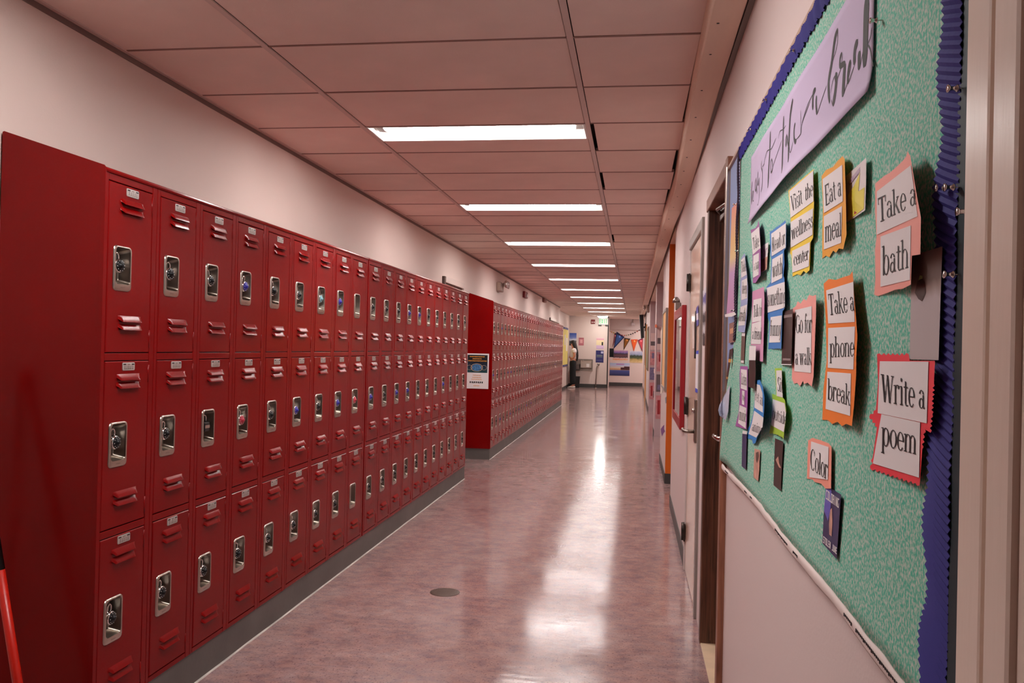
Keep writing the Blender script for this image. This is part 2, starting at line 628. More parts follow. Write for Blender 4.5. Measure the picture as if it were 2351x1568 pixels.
for a, b2 in ((-3.0, 4.08), (4.085, 6.6), (6.605, 12.5), (12.505, 20.0), (20.005, 27.4)):
    plank(a, b2)
for y in (0.32, 0.62, 1.05, 1.45, 1.86, 2.25, 2.62, 3.05, 3.5, 3.95, 4.5, 5.1, 5.8, 6.4):
    x = lerp(LE, y) + 0.035
    z = 2.47 + 0.004 * math.sin(y * 2.1)
    MB().lathe([(0.005, 0.0), (0.005, -0.0015), (0.002, -0.0025)], (x, y, z + 0.0005), n=8).build('screw', M_BLACK, pl)
bx('metal_channel', mat('grey_channel', srgb(120, 110, 104), 0.5), (2.050, 2.069, -3, 4.3, 2.478, 2.505), pl)

# ------------------------------------------------------------------ locker plinths and floor bead
for nm, a, b2, lab in (('trim_3', 0.0, 6.115, 'grey plinth under the near row of red lockers'), ('trim_4', 7.65, 18.03, 'grey plinth under the far row of red lockers')):
    o = empty(nm, (0, a, 0), lab, 'plinth', kind='structure')
    bx('plinth_body', M_BASE, (-0.372, -0.004, a + 0.002, b2, 0, 0.134), o)
    n = int((b2 - a) / 0.1)
    L = []
    for i in range(n + 1):
        y = a + (b2 - a) * i / n
        h = 0.004 + 0.003 * noise.noise((y * 3, 0, 0))
        wd = 0.004 + 0.003 * noise.noise((y * 5, 3, 0))
        L.append([Vector((-0.004, y, 0)), Vector((-0.004, y, h)), Vector((wd * 0.5, y, h * 0.6)), Vector((wd, y, 0))])
    MB().loops(L, True, True).build('floor_bead', M_CAULK, o)

# ================================================================== LOCKERS
CW = 0.3048
ZB, ZT = 0.134, 1.934
DOORS = [(1.62, 0.567), (1.026, 0.560), (0.436, 0.560)]      # centre height, door height
DY0, DY1 = 0.022, 0.272
TIER = ['top', 'middle', 'bottom']


def rrect(cy, cz, wy, hz, r, n=4):
    pts = []
    for (sy, sz, a0) in ((1, 1, 0), (-1, 1, 90), (-1, -1, 180), (1, -1, 270)):
        for i in range(n + 1):
            a = math.radians(a0 + 90 * i / n)
            pts.append((cy + sy * (wy / 2 - r) + r * math.cos(a), cz + sz * (hz / 2 - r) + r * math.sin(a)))
    return pts


M_POCKETSHADE = mat('shaded_pocket_steel', srgb(126, 116, 106), 0.28, 1.0)  # darker copy of the rim steel, recess shade put into its colour


def locker_meshes():
    d = {}
    b = MB()
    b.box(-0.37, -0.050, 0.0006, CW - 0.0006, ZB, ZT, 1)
    # face frame: stiles and rails
    b.box(-0.050, 0.0, 0.0006, DY0 - 0.0028, ZB, ZT, 0, bev=0.0016)
    b.box(-0.050, 0.0, DY1 + 0.0028, CW - 0.0006, ZB, ZT, 0, bev=0.0016)
    zs = [ZB]
    for zc, h in reversed(DOORS):
        zs += [zc - h / 2 - 0.0028, zc + h / 2 + 0.0028]
    zs.append(ZT)
    for i in range(0, len(zs), 2):
        b.box(-0.050, -0.0006, DY0 - 0.002, DY1 + 0.002, zs[i], zs[i + 1], 0, bev=0.0014)
    d['body'] = b.mesh('body', [M_RED, M_SHADE])
    # sloped hood
    h = MB()
    sec = [(-0.372, ZT), (-0.372, 2.058), (-0.366, 2.060), (-0.004, ZT + 0.012), (0.004, ZT + 0.008), (0.006, ZT + 0.002), (0.004, ZT - 0.004), (0.0005, ZT - 0.004), (0.0005, ZT)]
    h.loops([[Vector((x, y, z)) for x, z in sec] for y in (0.0005, CW - 0.0005)], True, True)
    d['sloped_top'] = h.mesh('sloped_top', M_RED)
    # end panel
    e = MB()
    sec = [(-0.372, ZB), (-0.372, 2.062), (-0.366, 2.064), (-0.004, ZT + 0.016), (0.004, ZT + 0.006), (0.004, ZB)]
    e.loops([[Vector((x, y, z)) for x, z in sec] for y in (-0.006, 0.0)], True, True)
    e.box(-0.012, 0.0055, -0.0075, -0.0055, ZB, ZT + 0.004, 0, bev=0.0008)
    d['end_panel'] = e.mesh('end_panel', M_REDSIDE)
    # door, local to its hinge edge (y = DY1) and centre height
    for i, (zc, hh) in enumerate(DOORS):
        m = MB()
        y0, y1 = DY0 - DY1, 0.0
        z0, z1 = -hh / 2, hh / 2
        hy0, hy1, hz0, hz1 = -0.217, -0.127, -0.069, 0.069      # opening for the latch pocket
        xs = ((-0.018, 0.0), (0.0005, 0.0), (0.003, 0.0025))
        outer = [[(y0 + c, z0 + c), (y1 - c, z0 + c), (y1 - c, z1 - c), (y0 + c, z1 - c)] for _, c in xs]
        L = [[Vector((x, y, z)) for y, z in o] for (x, _), o in zip(xs, outer)]
        m.loops(L)
        o = outer[2]
        inn = [(hy0, hz0), (hy1, hz0), (hy1, hz1), (hy0, hz1)]
        vs = [(0.003, y, z) for y, z in o] + [(0.003, y, z) for y, z in inn] + [(-0.018, y, z) for y, z in inn]
        m.add(vs, [(k, (k + 1) % 4, 4 + (k + 1) % 4, 4 + k) for k in range(4)] + [(4 + k, 4 + (k + 1) % 4, 8 + (k + 1) % 4, 8 + k) for k in range(4)])
        d['door%d' % i] = m.mesh('door', M_RED)
    # louver: a pressed hood open at its lower edge
    m = MB()
    nl, nt = 14, 5
    g = []
    for a in range(nt + 1):
        t = a / nt
        for c in range(nl + 1):
            s = -1 + 2 * c / nl
            e2 = min(1.0, (1 - abs(s)) / 0.12) ** 0.5 if abs(s) < 1 else 0
            g.append(Vector((0.0125 * (0.35 * math.sin(t * math.pi / 2) + 0.65 * t ** 0.9) * e2, s * 0.0655, 0.011 - 0.021 * t * (0.55 + 0.45 * e2))))
    fs = [(a * (nl + 1) + c, a * (nl + 1) + c + 1, (a + 1) * (nl + 1) + c + 1, (a + 1) * (nl + 1) + c) for a in range(nt) for c in range(nl)]
    m.add(g, fs, 0, True)
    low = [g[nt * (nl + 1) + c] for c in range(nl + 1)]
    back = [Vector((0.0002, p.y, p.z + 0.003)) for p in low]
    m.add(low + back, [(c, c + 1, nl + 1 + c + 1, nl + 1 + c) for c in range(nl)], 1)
    d['louver'] = m.mesh('louver', [M_RED, M_SHADE])
    # number plate with its printed figures
    m = MB()
    L = [[Vector((x, y, z)) for y, z in rrect(0, 0, w2, h2, 0.004, 2)] for x, w2, h2 in ((0, 0.070, 0.027), (0.0018, 0.070, 0.027), (0.0024, 0.067, 0.024))]
    m.loops(L, True, True)
    for y in (-0.024, 0.024):
        m.box(0.0024, 0.0030, y - 0.007, y + 0.007, 0.0055, 0.0095, 1)
    m.box(0.0024, 0.0030, -0.006, 0.006, 0.006, 0.0085, 2)
    for y in (-0.022, -0.011, 0.0, 0.011, 0.022):
        m.box(0.0024, 0.0029, y - 0.0012, y + 0.0012, -0.009, 0.003, 2)
        m.box(0.0024, 0.0029, y - 0.0035, y + 0.0035, -0.009, -0.007, 2)
    d['number_plate'] = m.mesh('number_plate', [M_PLATE, M_BLACK, M_STEELB])
    # latch pocket of pressed steel
    m = MB()
    spec = [(0.003, 0, 0, .101, .152, .016), (0.0065, 0, 0, .099, .150, .016), (0.0085, 0, 0, .092, .143, .015), (0.0080, 0, .008, .082, .124, .013),
            (0.0020, 0, .008, .077, .119, .012), (-0.030, 0, .008, .067, .104, .012), (-0.034, 0, .008, .060, .096, .012)]
    L = [[Vector((x, cy, 0)) + Vector((0, y - cy, z)) for y, z in rrect(cy, cz, ww, hh, r, 4)] for x, cy, cz, ww, hh, r in spec]
    m.loops(L[:4], False, False, 0, True)
    m.loops(L[3:], False, True, 3, True)
    m.box(-0.034, -0.014, -0.031, -0.002, 0.026, 0.064, 1)
    m.box(-0.034, -0.026, 0.006, 0.010, -0.035, 0.052, 2)
    m.box(0.0082, 0.0088, -0.012, 0.012, -0.0655, -0.0635, 2)
    d['latch_pocket'] = m.mesh('latch_pocket', [M_STEEL, M_BLACK, M_STEELB, M_POCKETSHADE])
    m = MB().tube([(0.002, 0, -0.031), (0.002, 0, 0.031)], 0.0035, 8)
    d['hinge'] = m.mesh('hinge', M_RED)
    return d


LK = locker_meshes()


def padlock_meshes():
    d = {}
    b = MB()
    b.lathe([(0.0001, -0.010), (0.021, -0.010), (0.0235, -0.007), (0.0235, 0.007), (0.021, 0.010), (0.0165, 0.0105)], (0, 0, 0), 'x', 20)
    d['case'] = b.mesh('case', M_CHROME)
    dd = MB()
    dd.lathe([(0.0205, 0.0100), (0.0205, 0.0125), (0.0188, 0.0135), (0.008, 0.014), (0.0065, 0.021), (0.0055, 0.022), (0.0001, 0.022)], (0, 0, 0), 'x', 20)
    for k in range(10):
        a = k * 2 * math.pi / 10
        cy, cz = 0.0175 * math.cos(a), 0.0175 * math.sin(a)
        dd.box(0.0125, 0.0145, cy - 0.0011, cy + 0.0011, cz - 0.0011, cz + 0.0011, 1)
    for k, (nm, col) in enumerate((('black', (14, 14, 17)), ('blue', (52, 44, 150)), ('red', (178, 48, 66)), ('teal', (120, 170, 180)))):
        d['dial_' + nm] = dd.mesh('dial', [mat('dial_' + nm, srgb(*col), 0.45, spec=0.3), M_WHITE])
    s = MB()
    pts = [(-0.004, 0.0115, 0.018), (-0.004, 0.0115, 0.030)]
    pts += [(-0.004, 0.0115 * math.cos(math.pi * t / 8), 0.032 + 0.0125 * math.sin(math.pi * t / 8)) for t in range(9)]
    pts += [(-0.004, -0.0115, 0.030), (-0.004, -0.0115, 0.018)]
    s.tube(pts, 0.0032, 8)
    d['shackle'] = s.mesh('shackle', M_CHROME)
    k = MB().box(-0.010, 0.010, -0.020, 0.020, -0.022, 0.016, bev=0.004)
    d['block'] = k.mesh('case', M_BLACK)
    k = MB().box(0.010, 0.0112, -0.018, 0.018, -0.008, 0.004)
    d['band'] = k.mesh('label_band', M_STEEL)
    return d


PK = padlock_meshes()
# one light padlock mesh for the far row, too small there to show its parts


def joined_lock(dial):
    b = MB()
    b.lathe([(0.0001, -0.010), (0.0225, -0.010), (0.0235, 0.006), (0.021, 0.010), (0.0165, 0.0105)], (0, 0, 0), 'x', 10)
    b.lathe([(0.0165, 0.0100), (0.0155, 0.0135), (0.007, 0.014), (0.006, 0.022), (0.0001, 0.022)], (0, 0, 0), 'x', 10, 1)
    pts = [(-0.004, 0.0115, 0.018)] + [(-0.004, 0.0115 * math.cos(math.pi * t / 4), 0.032 + 0.0125 * math.sin(math.pi * t / 4)) for t in range(5)] + [(-0.004, -0.0115, 0.018)]
    b.tube(pts, 0.0032, 5)
    return b.mesh('padlock', [M_CHROME, MATS['dial_' + dial]])


FARLOCK = {k: joined_lock(k) for k in ('black', 'blue')}
BLUE = {(3, 0), (7, 0), (5, 1), (7, 1), (9, 1), (11, 1), (12, 1), (12, 0), (13, 0), (16, 1)}
REDD = {(3, 1), (8, 1)}
TEALD = {(6, 0)}
EMPTYD = {(8, 2), (8, 0)}
rnd = random.Random(3)


def locker(i, y0, row, first, where):
    lab = '%s red three-door locker from the near end of the %s row' % (ordinal(i), where)
    if first:
        lab = 'red three-door locker with the exposed end panel nearest the viewer' if where == 'near' else 'red three-door locker whose end panel carries the space poster'
    o = empty('locker', (0, y0, ZB), lab, 'locker', row)
    inst('body', LK['body'], o, (0, 0, -ZB))
    inst('sloped_top', LK['sloped_top'], o, (0, 0, -ZB))
    if first:
        inst('end_panel', LK['end_panel'], o, (0, 0, -ZB))
    for t, (zc, hh) in enumerate(DOORS):
        dr = inst('door', LK['door%d' % t], o, (-0.002, DY1, zc - ZB))
        dr.rotation_euler = (0, rnd.uniform(-0.0025, 0.0025), rnd.uniform(-0.006, 0.004))
        inst('number_plate', LK['number_plate'], dr, (0.003, 0.150 - DY1, 0.262))
        for dz in (0.226, 0.198, -0.170, -0.198):
            lv = inst('louver', LK['louver'], dr, (0.003, 0.150 - DY1, dz))
            lv.rotation_euler = (0, rnd.uniform(-0.06, 0.06), 0)
        inst('latch_pocket', LK['latch_pocket'], dr, (0, 0.100 - DY1, 0.0))
        for dz in (0.235, -0.235):
            inst('hinge', LK['hinge'], dr, (0.0, -0.002, dz))
        # padlock hanging in the pocket
        if where == 'near' and (i, t) in EMPTYD:
            continue
        pos = (-0.006, y0 + 0.089 + rnd.uniform(-0.003, 0.003), zc + 0.008)
        spot = 'in the %s door of the %s locker of the %s row' % (TIER[t], ordinal(i), where)
        if where == 'near':
            if (i, t) == (2, 1):
                p = empty('padlock', pos, 'rectangular black padlock ' + spot, 'padlock', 'padlocks of the near lockers')
                inst('case', PK['block'], p)
                inst('label_band', PK['band'], p)
                inst('shackle', PK['shackle'], p)
                continue
            col = 'blue' if (i, t) in BLUE else 'red' if (i, t) in REDD else 'teal' if (i, t) in TEALD else 'black'
            p = empty('padlock', pos, '%s dial padlock %s' % (col, spot), 'padlock', 'padlocks of the near lockers')
            inst('case', PK['case'], p)
            inst('dial', PK['dial_' + col], p)
            inst('shackle', PK['shackle'], p)
            p.rotation_euler = (rnd.uniform(-0.15, 0.15), rnd.uniform(-0.05, 0.1), rnd.uniform(-0.15, 0.1))
        else:
            p = bpy.data.objects.new('padlock', FARLOCK['blue' if rnd.random() < 0.2 else 'black'])
            C.objects.link(p)
            p.location = pos
            tag(p, 'small round padlock ' + spot, 'padlock', 'padlocks of the far lockers')


for i in range(20):
    locker(i, i * CW + (0.017 if i > 8 else 0.0), 'near row of red lockers', i == 0, 'near')
for i in range(34):
    locker(i, 7.65 + i * CW, 'far row of red lockers', i == 0, 'far')

# ================================================================== SERIF LETTERS
def arc(cx, cy, rx, ry, a0, a1, wt=0.085, wn=0.03, n=14):
    """curved stroke, thick where it runs upright and thin where it runs flat"""
    out = []
    n = max(4, int(n * abs(a1 - a0) / 360) + 3)
    pts = []
    for i in range(n + 1):
        a = math.radians(a0 + (a1 - a0) * i / n)
        t = wn + (wt - wn) * abs(math.cos(a)) ** 1.3
        c, s_ = math.cos(a), math.sin(a)
        pts.append(((cx + (rx + t / 2) * c, cy + (ry + wn / 2) * s_), (cx + (rx - t / 2) * c, cy + (ry - wn / 2) * s_)))
    for (a, b2), (c, d) in zip(pts, pts[1:]):
        out.append([a, c, d, b2])
    return out


def stem(x, y0, y1, w2=0.082):
    return [[(x - w2 / 2, y0), (x + w2 / 2, y0), (x + w2 / 2, y1), (x - w2 / 2, y1)]]


def ser(x, y, w2=0.2, h=0.03, off=0.0):
    return [[(x - w2 / 2 + off, y), (x + w2 / 2 + off, y), (x + w2 / 2 + off, y + h), (x - w2 / 2 + off, y + h)]]


def flag(x, y):
    return [[(x - 0.11, y - 0.035), (x, y - 0.035), (x, y), (x - 0.11, y - 0.012)]]


def diag(x0, y0, x1, y1, w2):
    return [[(x0 - w2 / 2, y0), (x0 + w2 / 2, y0), (x1 + w2 / 2, y1), (x1 - w2 / 2, y1)]]


def dot(x, y, r=0.05):
    return [[(x + r * math.cos(k * math.pi / 4), y + r * math.sin(k * math.pi / 4)) for k in range(8)]]


XH = 0.5
G = {
    'a': (0.47, arc(.21, .35, .13, .13, 15, 165) + stem(.335, .05, .36) + arc(.20, .14, .135, .125, 0, 360) + arc(.39, .06, .05, .045, 200, 350, .03, .03)),
    'b': (0.52, stem(.10, .0, .76) + flag(.10, .76) + arc(.28, .25, .17, .25, 0, 360)),
    'c': (0.44, arc(.24, .25, .19, .25, 50, 315) + dot(.37, .40, .045)),
    'd': (0.54, arc(.22, .25, .17, .25, 0, 360) + stem(.41, 0, .76) + flag(.41, .76) + ser(.45, 0, .12)),
    'e': (0.46, arc(.23, .25, .18, .25, 0, 320) + ser(.23, .25, .34, .03)),
    'f': (0.34, stem(.16, 0, .58) + arc(.27, .59, .105, .17, 40, 180) + ser(.16, 0, .24) + ser(.19, .465, .28, .035) + dot(.33, .69, .04)),
    'g': (0.48, arc(.21, .31, .14, .18, 0, 360) + arc(.22, -.09, .17, .12, 0, 360, .05, .035) + diag(.13, .02, .16, .14, .05) + ser(.38, .45, .12, .04)),
    'h': (0.56, stem(.10, 0, .76) + flag(.10, .76) + arc(.27, .33, .15, .17, 0, 150) + stem(.42, 0, .34) + ser(.10, 0) + ser(.42, 0)),
    'i': (0.27, stem(.13, 0, .5) + flag(.13, .5) + ser(.13, 0) + dot(.12, .66, .055)),
    'k': (0.54, stem(.10, 0, .76) + flag(.10, .76) + ser(.10, 0) + diag(.16, .22, .40, .49, .05) + diag(.46, .0, .22, .30, .09) + ser(.38, .47, .18) + ser(.46, 0, .16)),
    'l': (0.27, stem(.13, 0, .76) + flag(.13, .76) + ser(.13, 0)),
    'm': (0.84, stem(.10, 0, .5) + flag(.10, .5) + arc(.255, .33, .14, .17, 0, 150) + stem(.395, 0, .34) + arc(.55, .33, .14, .17, 0, 150) + stem(.69, 0, .34) + ser(.10, 0) + ser(.395, 0, .17) + ser(.69, 0)),
    'n': (0.56, stem(.10, 0, .5) + flag(.10, .5) + arc(.27, .33, .15, .17, 0, 150) + stem(.42, 0, .34) + ser(.10, 0) + ser(.42, 0)),
    'o': (0.48, arc(.24, .25, .19, .25, 0, 360)),
    'p': (0.52, stem(.10, -.22, .5) + flag(.10, .5) + arc(.28, .25, .17, .25, 0, 360) + ser(.10, -.22)),
    'r': (0.40, stem(.10, 0, .5) + flag(.10, .5) + arc(.26, .33, .15, .17, 65, 150) + ser(.10, 0, .22) + dot(.33, .45, .055)),
    's': (0.40, arc(.20, .37, .125, .125, 40, 270, .06, .035) + arc(.20, .125, .135, .125, -140, 90, .065, .035) + ser(.08, .04, .03, .1) + ser(.31, .37, .03, .1)),
    't': (0.34, stem(.15, .06, .64) + ser(.17, .465, .30, .035) + arc(.24, .08, .085, .075, 180, 320, .05, .035)),
    'u': (0.56, stem(.11, .14, .5) + flag(.11, .5) + arc(.26, .16, .15, .155, 180, 330) + stem(.43, 0, .5) + flag(.43, .5) + ser(.47, 0, .12)),
    'v': (0.50, diag(.24, 0, .10, .5, .085) + diag(.24, 0, .40, .5, .04) + ser(.10, .47) + ser(.40, .47, .16)),
    'w': (0.74, diag(.22, 0, .10, .5, .085) + diag(.22, 0, .37, .5, .04) + diag(.50, 0, .37, .5, .085) + diag(.50, 0, .64, .5, .04) + ser(.10, .47) + ser(.64, .47, .16)),
    'y': (0.50, diag(.25, .02, .10, .5, .085) + diag(.16, -.22, .41, .5, .045) + ser(.10, .47) + ser(.41, .47, .16) + dot(.13, -.19, .05)),
    'C': (0.60, arc(.32, .36, .26, .36, 45, 315, .1) + ser(.52, .52, .035, .16)),
    'E': (0.58, stem(.14, 0, .72, .1) + ser(.30, .69, .46, .035) + ser(.30, 0, .48, .035) + ser(.27, .35, .28, .035) + ser(.52, .55, .035, .16) + ser(.53, .0, .035, .17) + ser(.40, .29, .03, .15)),
    'G': (0.66, arc(.33, .36, .27, .36, 50, 325, .1) + stem(.56, .03, .32, .09) + ser(.54, .30, .22, .03) + ser(.54, .52, .035, .16)),
    'L': (0.56, stem(.14, 0, .72, .1) + ser(.14, .69, .22) + ser(.29, 0, .48, .035) + ser(.52, 0, .035, .2)),
    'P': (0.58, stem(.14, 0, .72, .1) + arc(.28, .53, .21, .175, -90, 90, .09, .035) + ser(.21, .69, .32, .03) + ser(.22, .34, .2, .03) + ser(.15, 0, .26)),
    'R': (0.64, stem(.14, 0, .72, .1) + arc(.28, .53, .20, .175, -90, 90, .09, .035) + ser(.21, .69, .32, .03) + ser(.22, .34, .2, .03) + diag(.54, 0, .30, .36, .1) + ser(.15, 0, .26) + ser(.56, 0, .16)),
    'S': (0.52, arc(.26, .535, .17, .175, 40, 270, .085, .04) + arc(.26, .18, .185, .175, -140, 90, .085, .04) + ser(.07, .02, .035, .16) + ser(.43, .54, .035, .16)),
    'T': (0.62, stem(.31, 0, .72, .1) + ser(.31, .685, .56, .035) + ser(.31, 0, .28) + ser(.05, .53, .035, .16) + ser(.57, .53, .035, .16)),
    'V': (0.64, diag(.32, 0, .11, .72, .1) + diag(.32, 0, .55, .72, .045) + ser(.11, .69, .24) + ser(.55, .69, .2)),
    'W': (0.92, diag(.28, 0, .11, .72, .1) + diag(.28, 0, .46, .72, .045) + diag(.62, 0, .46, .72, .1) + diag(.62, 0, .82, .72, .045) + ser(.11, .69, .22) + ser(.82, .69, .2)),
    ' ': (0.26, []),
}


def text_polys(s):
    x, out = 0.0, []
    for ch in s:
        a, ps = G[ch]
        for p in ps:
            out.append([(x + q[0], q[1]) for q in p])
        x += a
    return x, out


# ================================================================== PAPER ON THE BOARD
XBD = 2.057       # face of the teal paper


class Sheet:
    """a flat or curling sheet pinned to the right wall, drawn by the outline it shows"""

    def __init__(s, X, u0, u1, lift=0.0, base=0.002, power=2.0, left=False):
        s.X, s.u0, s.u1, s.lift, s.base, s.pw, s.left = X, u0, u1, lift, base, power, left

    def pt(s, u, v, k=0.0):
        t = (u - s.u0) / max(1e-6, s.u1 - s.u0)
        if s.left:
            t = 1 - t
        t = min(1.3, max(0.0, t))
        return onx(u, v, s.X - s.base - s.lift * t ** s.pw - k)


def fill(mb_, poly, sheet, k, mi=0, th=0.0006, cuts=5):
    """polygon given in picture points -> thin sheet of paper"""
    tris = tessellate_polygon([[Vector((x, y, 0)) for x, y in poly]])
    bm = bmesh.new()
    vs = [bm.verts.new((x, y, 0)) for x, y in poly]
    for t in tris:
        try:
            bm.faces.new([vs[i] for i in t])
        except ValueError:
            pass
    if cuts:
        bmesh.ops.subdivide_edges(bm, edges=bm.edges[:], cuts=cuts, use_grid_fill=True)
    bm.verts.index_update()
    pts = [v.co.copy() for v in bm.verts]
    fs = [[v.index for v in f.verts] for f in bm.faces]
    edges = [(e.verts[0].index, e.verts[1].index) for e in bm.edges if len(e.link_faces) == 1]
    bm.free()
    n = len(pts)
    top = [sheet.pt(p.x, p.y, k + th) for p in pts]
    bot = [sheet.pt(p.x, p.y, k) for p in pts]
    mb_.add(top + bot, fs + [[n + i for i in reversed(f)] for f in fs] + [(a, b2, n + b2, n + a) for a, b2 in edges], mi)


def jag(poly, amp=3.0, step=9.0, seed=1, sides=None):
    """pinking-shear edge: teeth along chosen sides of the outline"""
    r = random.Random(seed)
    out = []
    n = len(poly)
    for i in range(n):
        a, b2 = Vector((*poly[i], 0)), Vector((*poly[(i + 1) % n], 0))
        out.append(poly[i])
        if sides is not None and i not in sides:
            continue
        d = b2 - a
        m = int(d.length / step)
        nrm = Vector((d.y, -d.x, 0)).normalized()
        for j in range(1, m * 2):
            p = a + d * (j / (m * 2)) + nrm * (amp * (0.5 if j % 2 else -0.5) + r.uniform(-0.6, 0.6))
            out.append((p.x, p.y))
    return out


def letters(sheet, s, bl, br, tl, k, cap=0.72):
    """bl/br = baseline ends, tl = top of a capital above bl (picture points)"""
    wd, ps = text_polys(s)
    rx, ry = (br[0] - bl[0]) / wd, (br[1] - bl[1]) / wd
    ux, uy = (tl[0] - bl[0]) / cap, (tl[1] - bl[1]) / cap
    out, n = [], 0
    for wrd in s.split(' '):
        b = MB()
        m = sum(len(G[ch][1]) for ch in wrd)
        for p in ps[n:n + m]:
            vs = [sheet.pt(bl[0] + x * rx + y * ux, bl[1] + x * ry + y * uy, k) for x, y in p]
            b.add(vs, [tuple(range(len(vs)))])
        n += m
        out.append(b)
    return out


def sign(label, col, outline, cards, texts, lift=0.02, base=0.002, rough=0.6, jags=None, amp=3.0, step=9.0, seed=1, left=False, pw=2.0):
    us = [p[0] for p in outline]
    vs_ = [p[1] for p in outline]
    sh = Sheet(XBD, min(us), max(us), lift, base, pw, left)
    c = sh.pt((min(us) + max(us)) / 2, max(vs_))
    o = empty('paper_sign', c, label, 'paper sign', 'break idea signs on the teal board')
    b = MB()
    fill(b, jag(outline, amp, step, seed, jags) if jags is not None else outline, sh, 0.0)
    b.build('coloured_backing', mat('paper_%d_%d_%d' % col, srgb(*col), rough), o)
    for cd in cards:
        b = MB()
        fill(b, cd, sh, 0.0013, th=0.0004, cuts=7)
        b.build('word_card', M_PAPER, o)
    for t in texts:
        for b in letters(sh, *t, k=0.0026):
            b.build('word', M_INK, o)
    return o


def pic(name, label, cat, m, outline, lift=0.004, base=0.003, marks=(), group='small pictures pinned to the teal board', X=XBD, cuts=2, left=False):
    us = [p[0] for p in outline]
    sh = Sheet(X, min(us), max(us), lift, base, 2.0, left)
    b = MB()
    mats = [m]
    fill(b, outline, sh, 0.0, cuts=cuts)
    for poly, mm in marks:
        if mm not in mats:
            mats.append(mm)
        fill(b, poly, sh, 0.0010, mats.index(mm), th=0.0002, cuts=0)
    return tag(b.build(name, mats), label, cat, group)


def Z6(*L):
    return [(1780 + x / 3.015, 340 + y / 3.015) for x, y in L]


def Z7(*L):
    return [(1820 + x / 1.99, 780 + y / 1.99) for x, y in L]


def Z4(*L):
    return [(1640 + x / 3.735, 480 + y / 3.735) for x, y in L]


def Z5(*L):
    return [(1640 + x / 3.267, 820 + y / 3.267) for x, y in L]


def Z8(*L):
    return [(1670 + x / 5.056, 820 + y / 5.056) for x, y in L]


def T(zf, s, bl, br, tl):
    a, b2, c = zf(bl, br, tl)
    return (s, a, b2, c)


# ------------------------------------------------------------------ the board itself
BY0, BY1, BZ0, BZ1 = -1.600, 0.680, 0.978, 2.064
board = empty('bulletin_board', (2.06, -0.45, BZ0), 'long bulletin board in speckled teal paper with blue corrugated border', 'bulletin board')
bx('backing_panel', mat('board_backing', srgb(150, 120, 100), 0.8), (2.0605, 2.0695, BY0, BY1, BZ0, BZ1), board)
M_ALU = mat('aluminium_edge', srgb(205, 190, 180), 0.25, 0.9)
bx('top_rail', mat('thin_wood_rail', srgb(186, 152, 132), 0.5), (2.052, 2.0695, BY0, BY1, BZ1, BZ1 + 0.012), board, bev=0.002)
bx('end_rail', M_ALU, (2.046, 2.0695, BY1, BY1 + 0.012, 0.99, BZ1 + 0.012), board, bev=0.003)

# teal paper: a wavy sheet
tb = MB()
NY, NZ = 90, 40
left_edge = [(0.90, 0.70), (0.98, 0.69), (1.16, 0.59), (1.30, 0.48), (1.44, 0.36), (1.60, 0.32), (2.2, 0.34)]
grid = []
for j in range(NZ + 1):
    z = 0.984 + (2.06 - 0.984) * j / NZ
    yl = lerp(left_edge, z)
    for i in range(NY + 1):
        y = yl + (-1.575 - yl) * i / NY
        wv = 0.0018 * noise.noise((y * 4, z * 5, 1.0)) + 0.0012 * noise.noise((y * 11, z * 9, 4.0))
        zz = z + (0.006 * noise.noise((y * 6, 0, 8.0)) if j == 0 else 0)
        off = 0.012 * max(0, 1 - i / 8) ** 2 * max(0, min(1, (1.5 - z) / 0.3))
        grid.append(Vector((XBD - 0.0005 - abs(wv) - off, y, zz)))
tb.add(grid, [(j * (NY + 1) + i, j * (NY + 1) + i + 1, (j + 1) * (NY + 1) + i + 1, (j + 1) * (NY + 1) + i) for j in range(NZ) for i in range(NY)], 0, True)
tp = tb.build('teal_paper', M_TEAL, board)
tp.modifiers.new('thickness', 'SOLIDIFY').thickness = 0.0008
# white selvedge rolled along the bottom
L = []
for i in range(NY * 2 + 1):
    y = 0.695 + (-1.575 - 0.695) * i / (NY * 2)
    j = noise.noise((y * 5, 2.0, 0.0))
    k2 = noise.noise((y * 13, 7.0, 0.0))
    h = 0.021 + 0.007 * j + 0.003 * k2
    zt = 0.990 - 0.022 * max(0.0, min(1.0, (y + 0.1) / 0.75)) + 0.006 * noise.noise((y * 2.4, 0, 5.0)) + 0.003 * k2
    x0 = XBD - 0.002
    L.append([Vector((x0 + 0.001, y, zt)), Vector((x0 - 0.002, y, zt + 0.001)), Vector((x0 - 0.0045 - 0.001 * j, y, zt - h * 0.35)), Vector((x0 - 0.004, y, zt - h * 0.75)), Vector((x0 - 0.001, y, zt - h)), Vector((x0 + 0.003, y, zt - h * 0.6))])
eb = MB().loops(L, True, True, 0, True)
for y0, ln in ((0.55, 0.10), (0.02, 0.05), (-0.10, 0.04), (-0.52, 0.16), (-0.74, 0.05), (-1.16, 0.05), (-1.23, 0.2)):
    n = max(3, int(ln / 0.008))
    for q in range(n):
        y = y0 - ln * q / n
        h = 0.0035 if (q % 5) else 0.005
        zt = 0.985 - 0.022 * max(0.0, min(1.0, (y + 0.1) / 0.75)) + 0.006 * noise.noise((y * 2.4, 0, 5.0))
        eb.box(XBD - 0.0080, XBD - 0.0072, y - 0.004, y, zt - h, zt, 1)
eb.build('white_selvedge', [mat('selvedge_paper', srgb(226, 206, 200), 0.7), M_INK], board)

# corrugated scalloped borders (ridges are geometry)


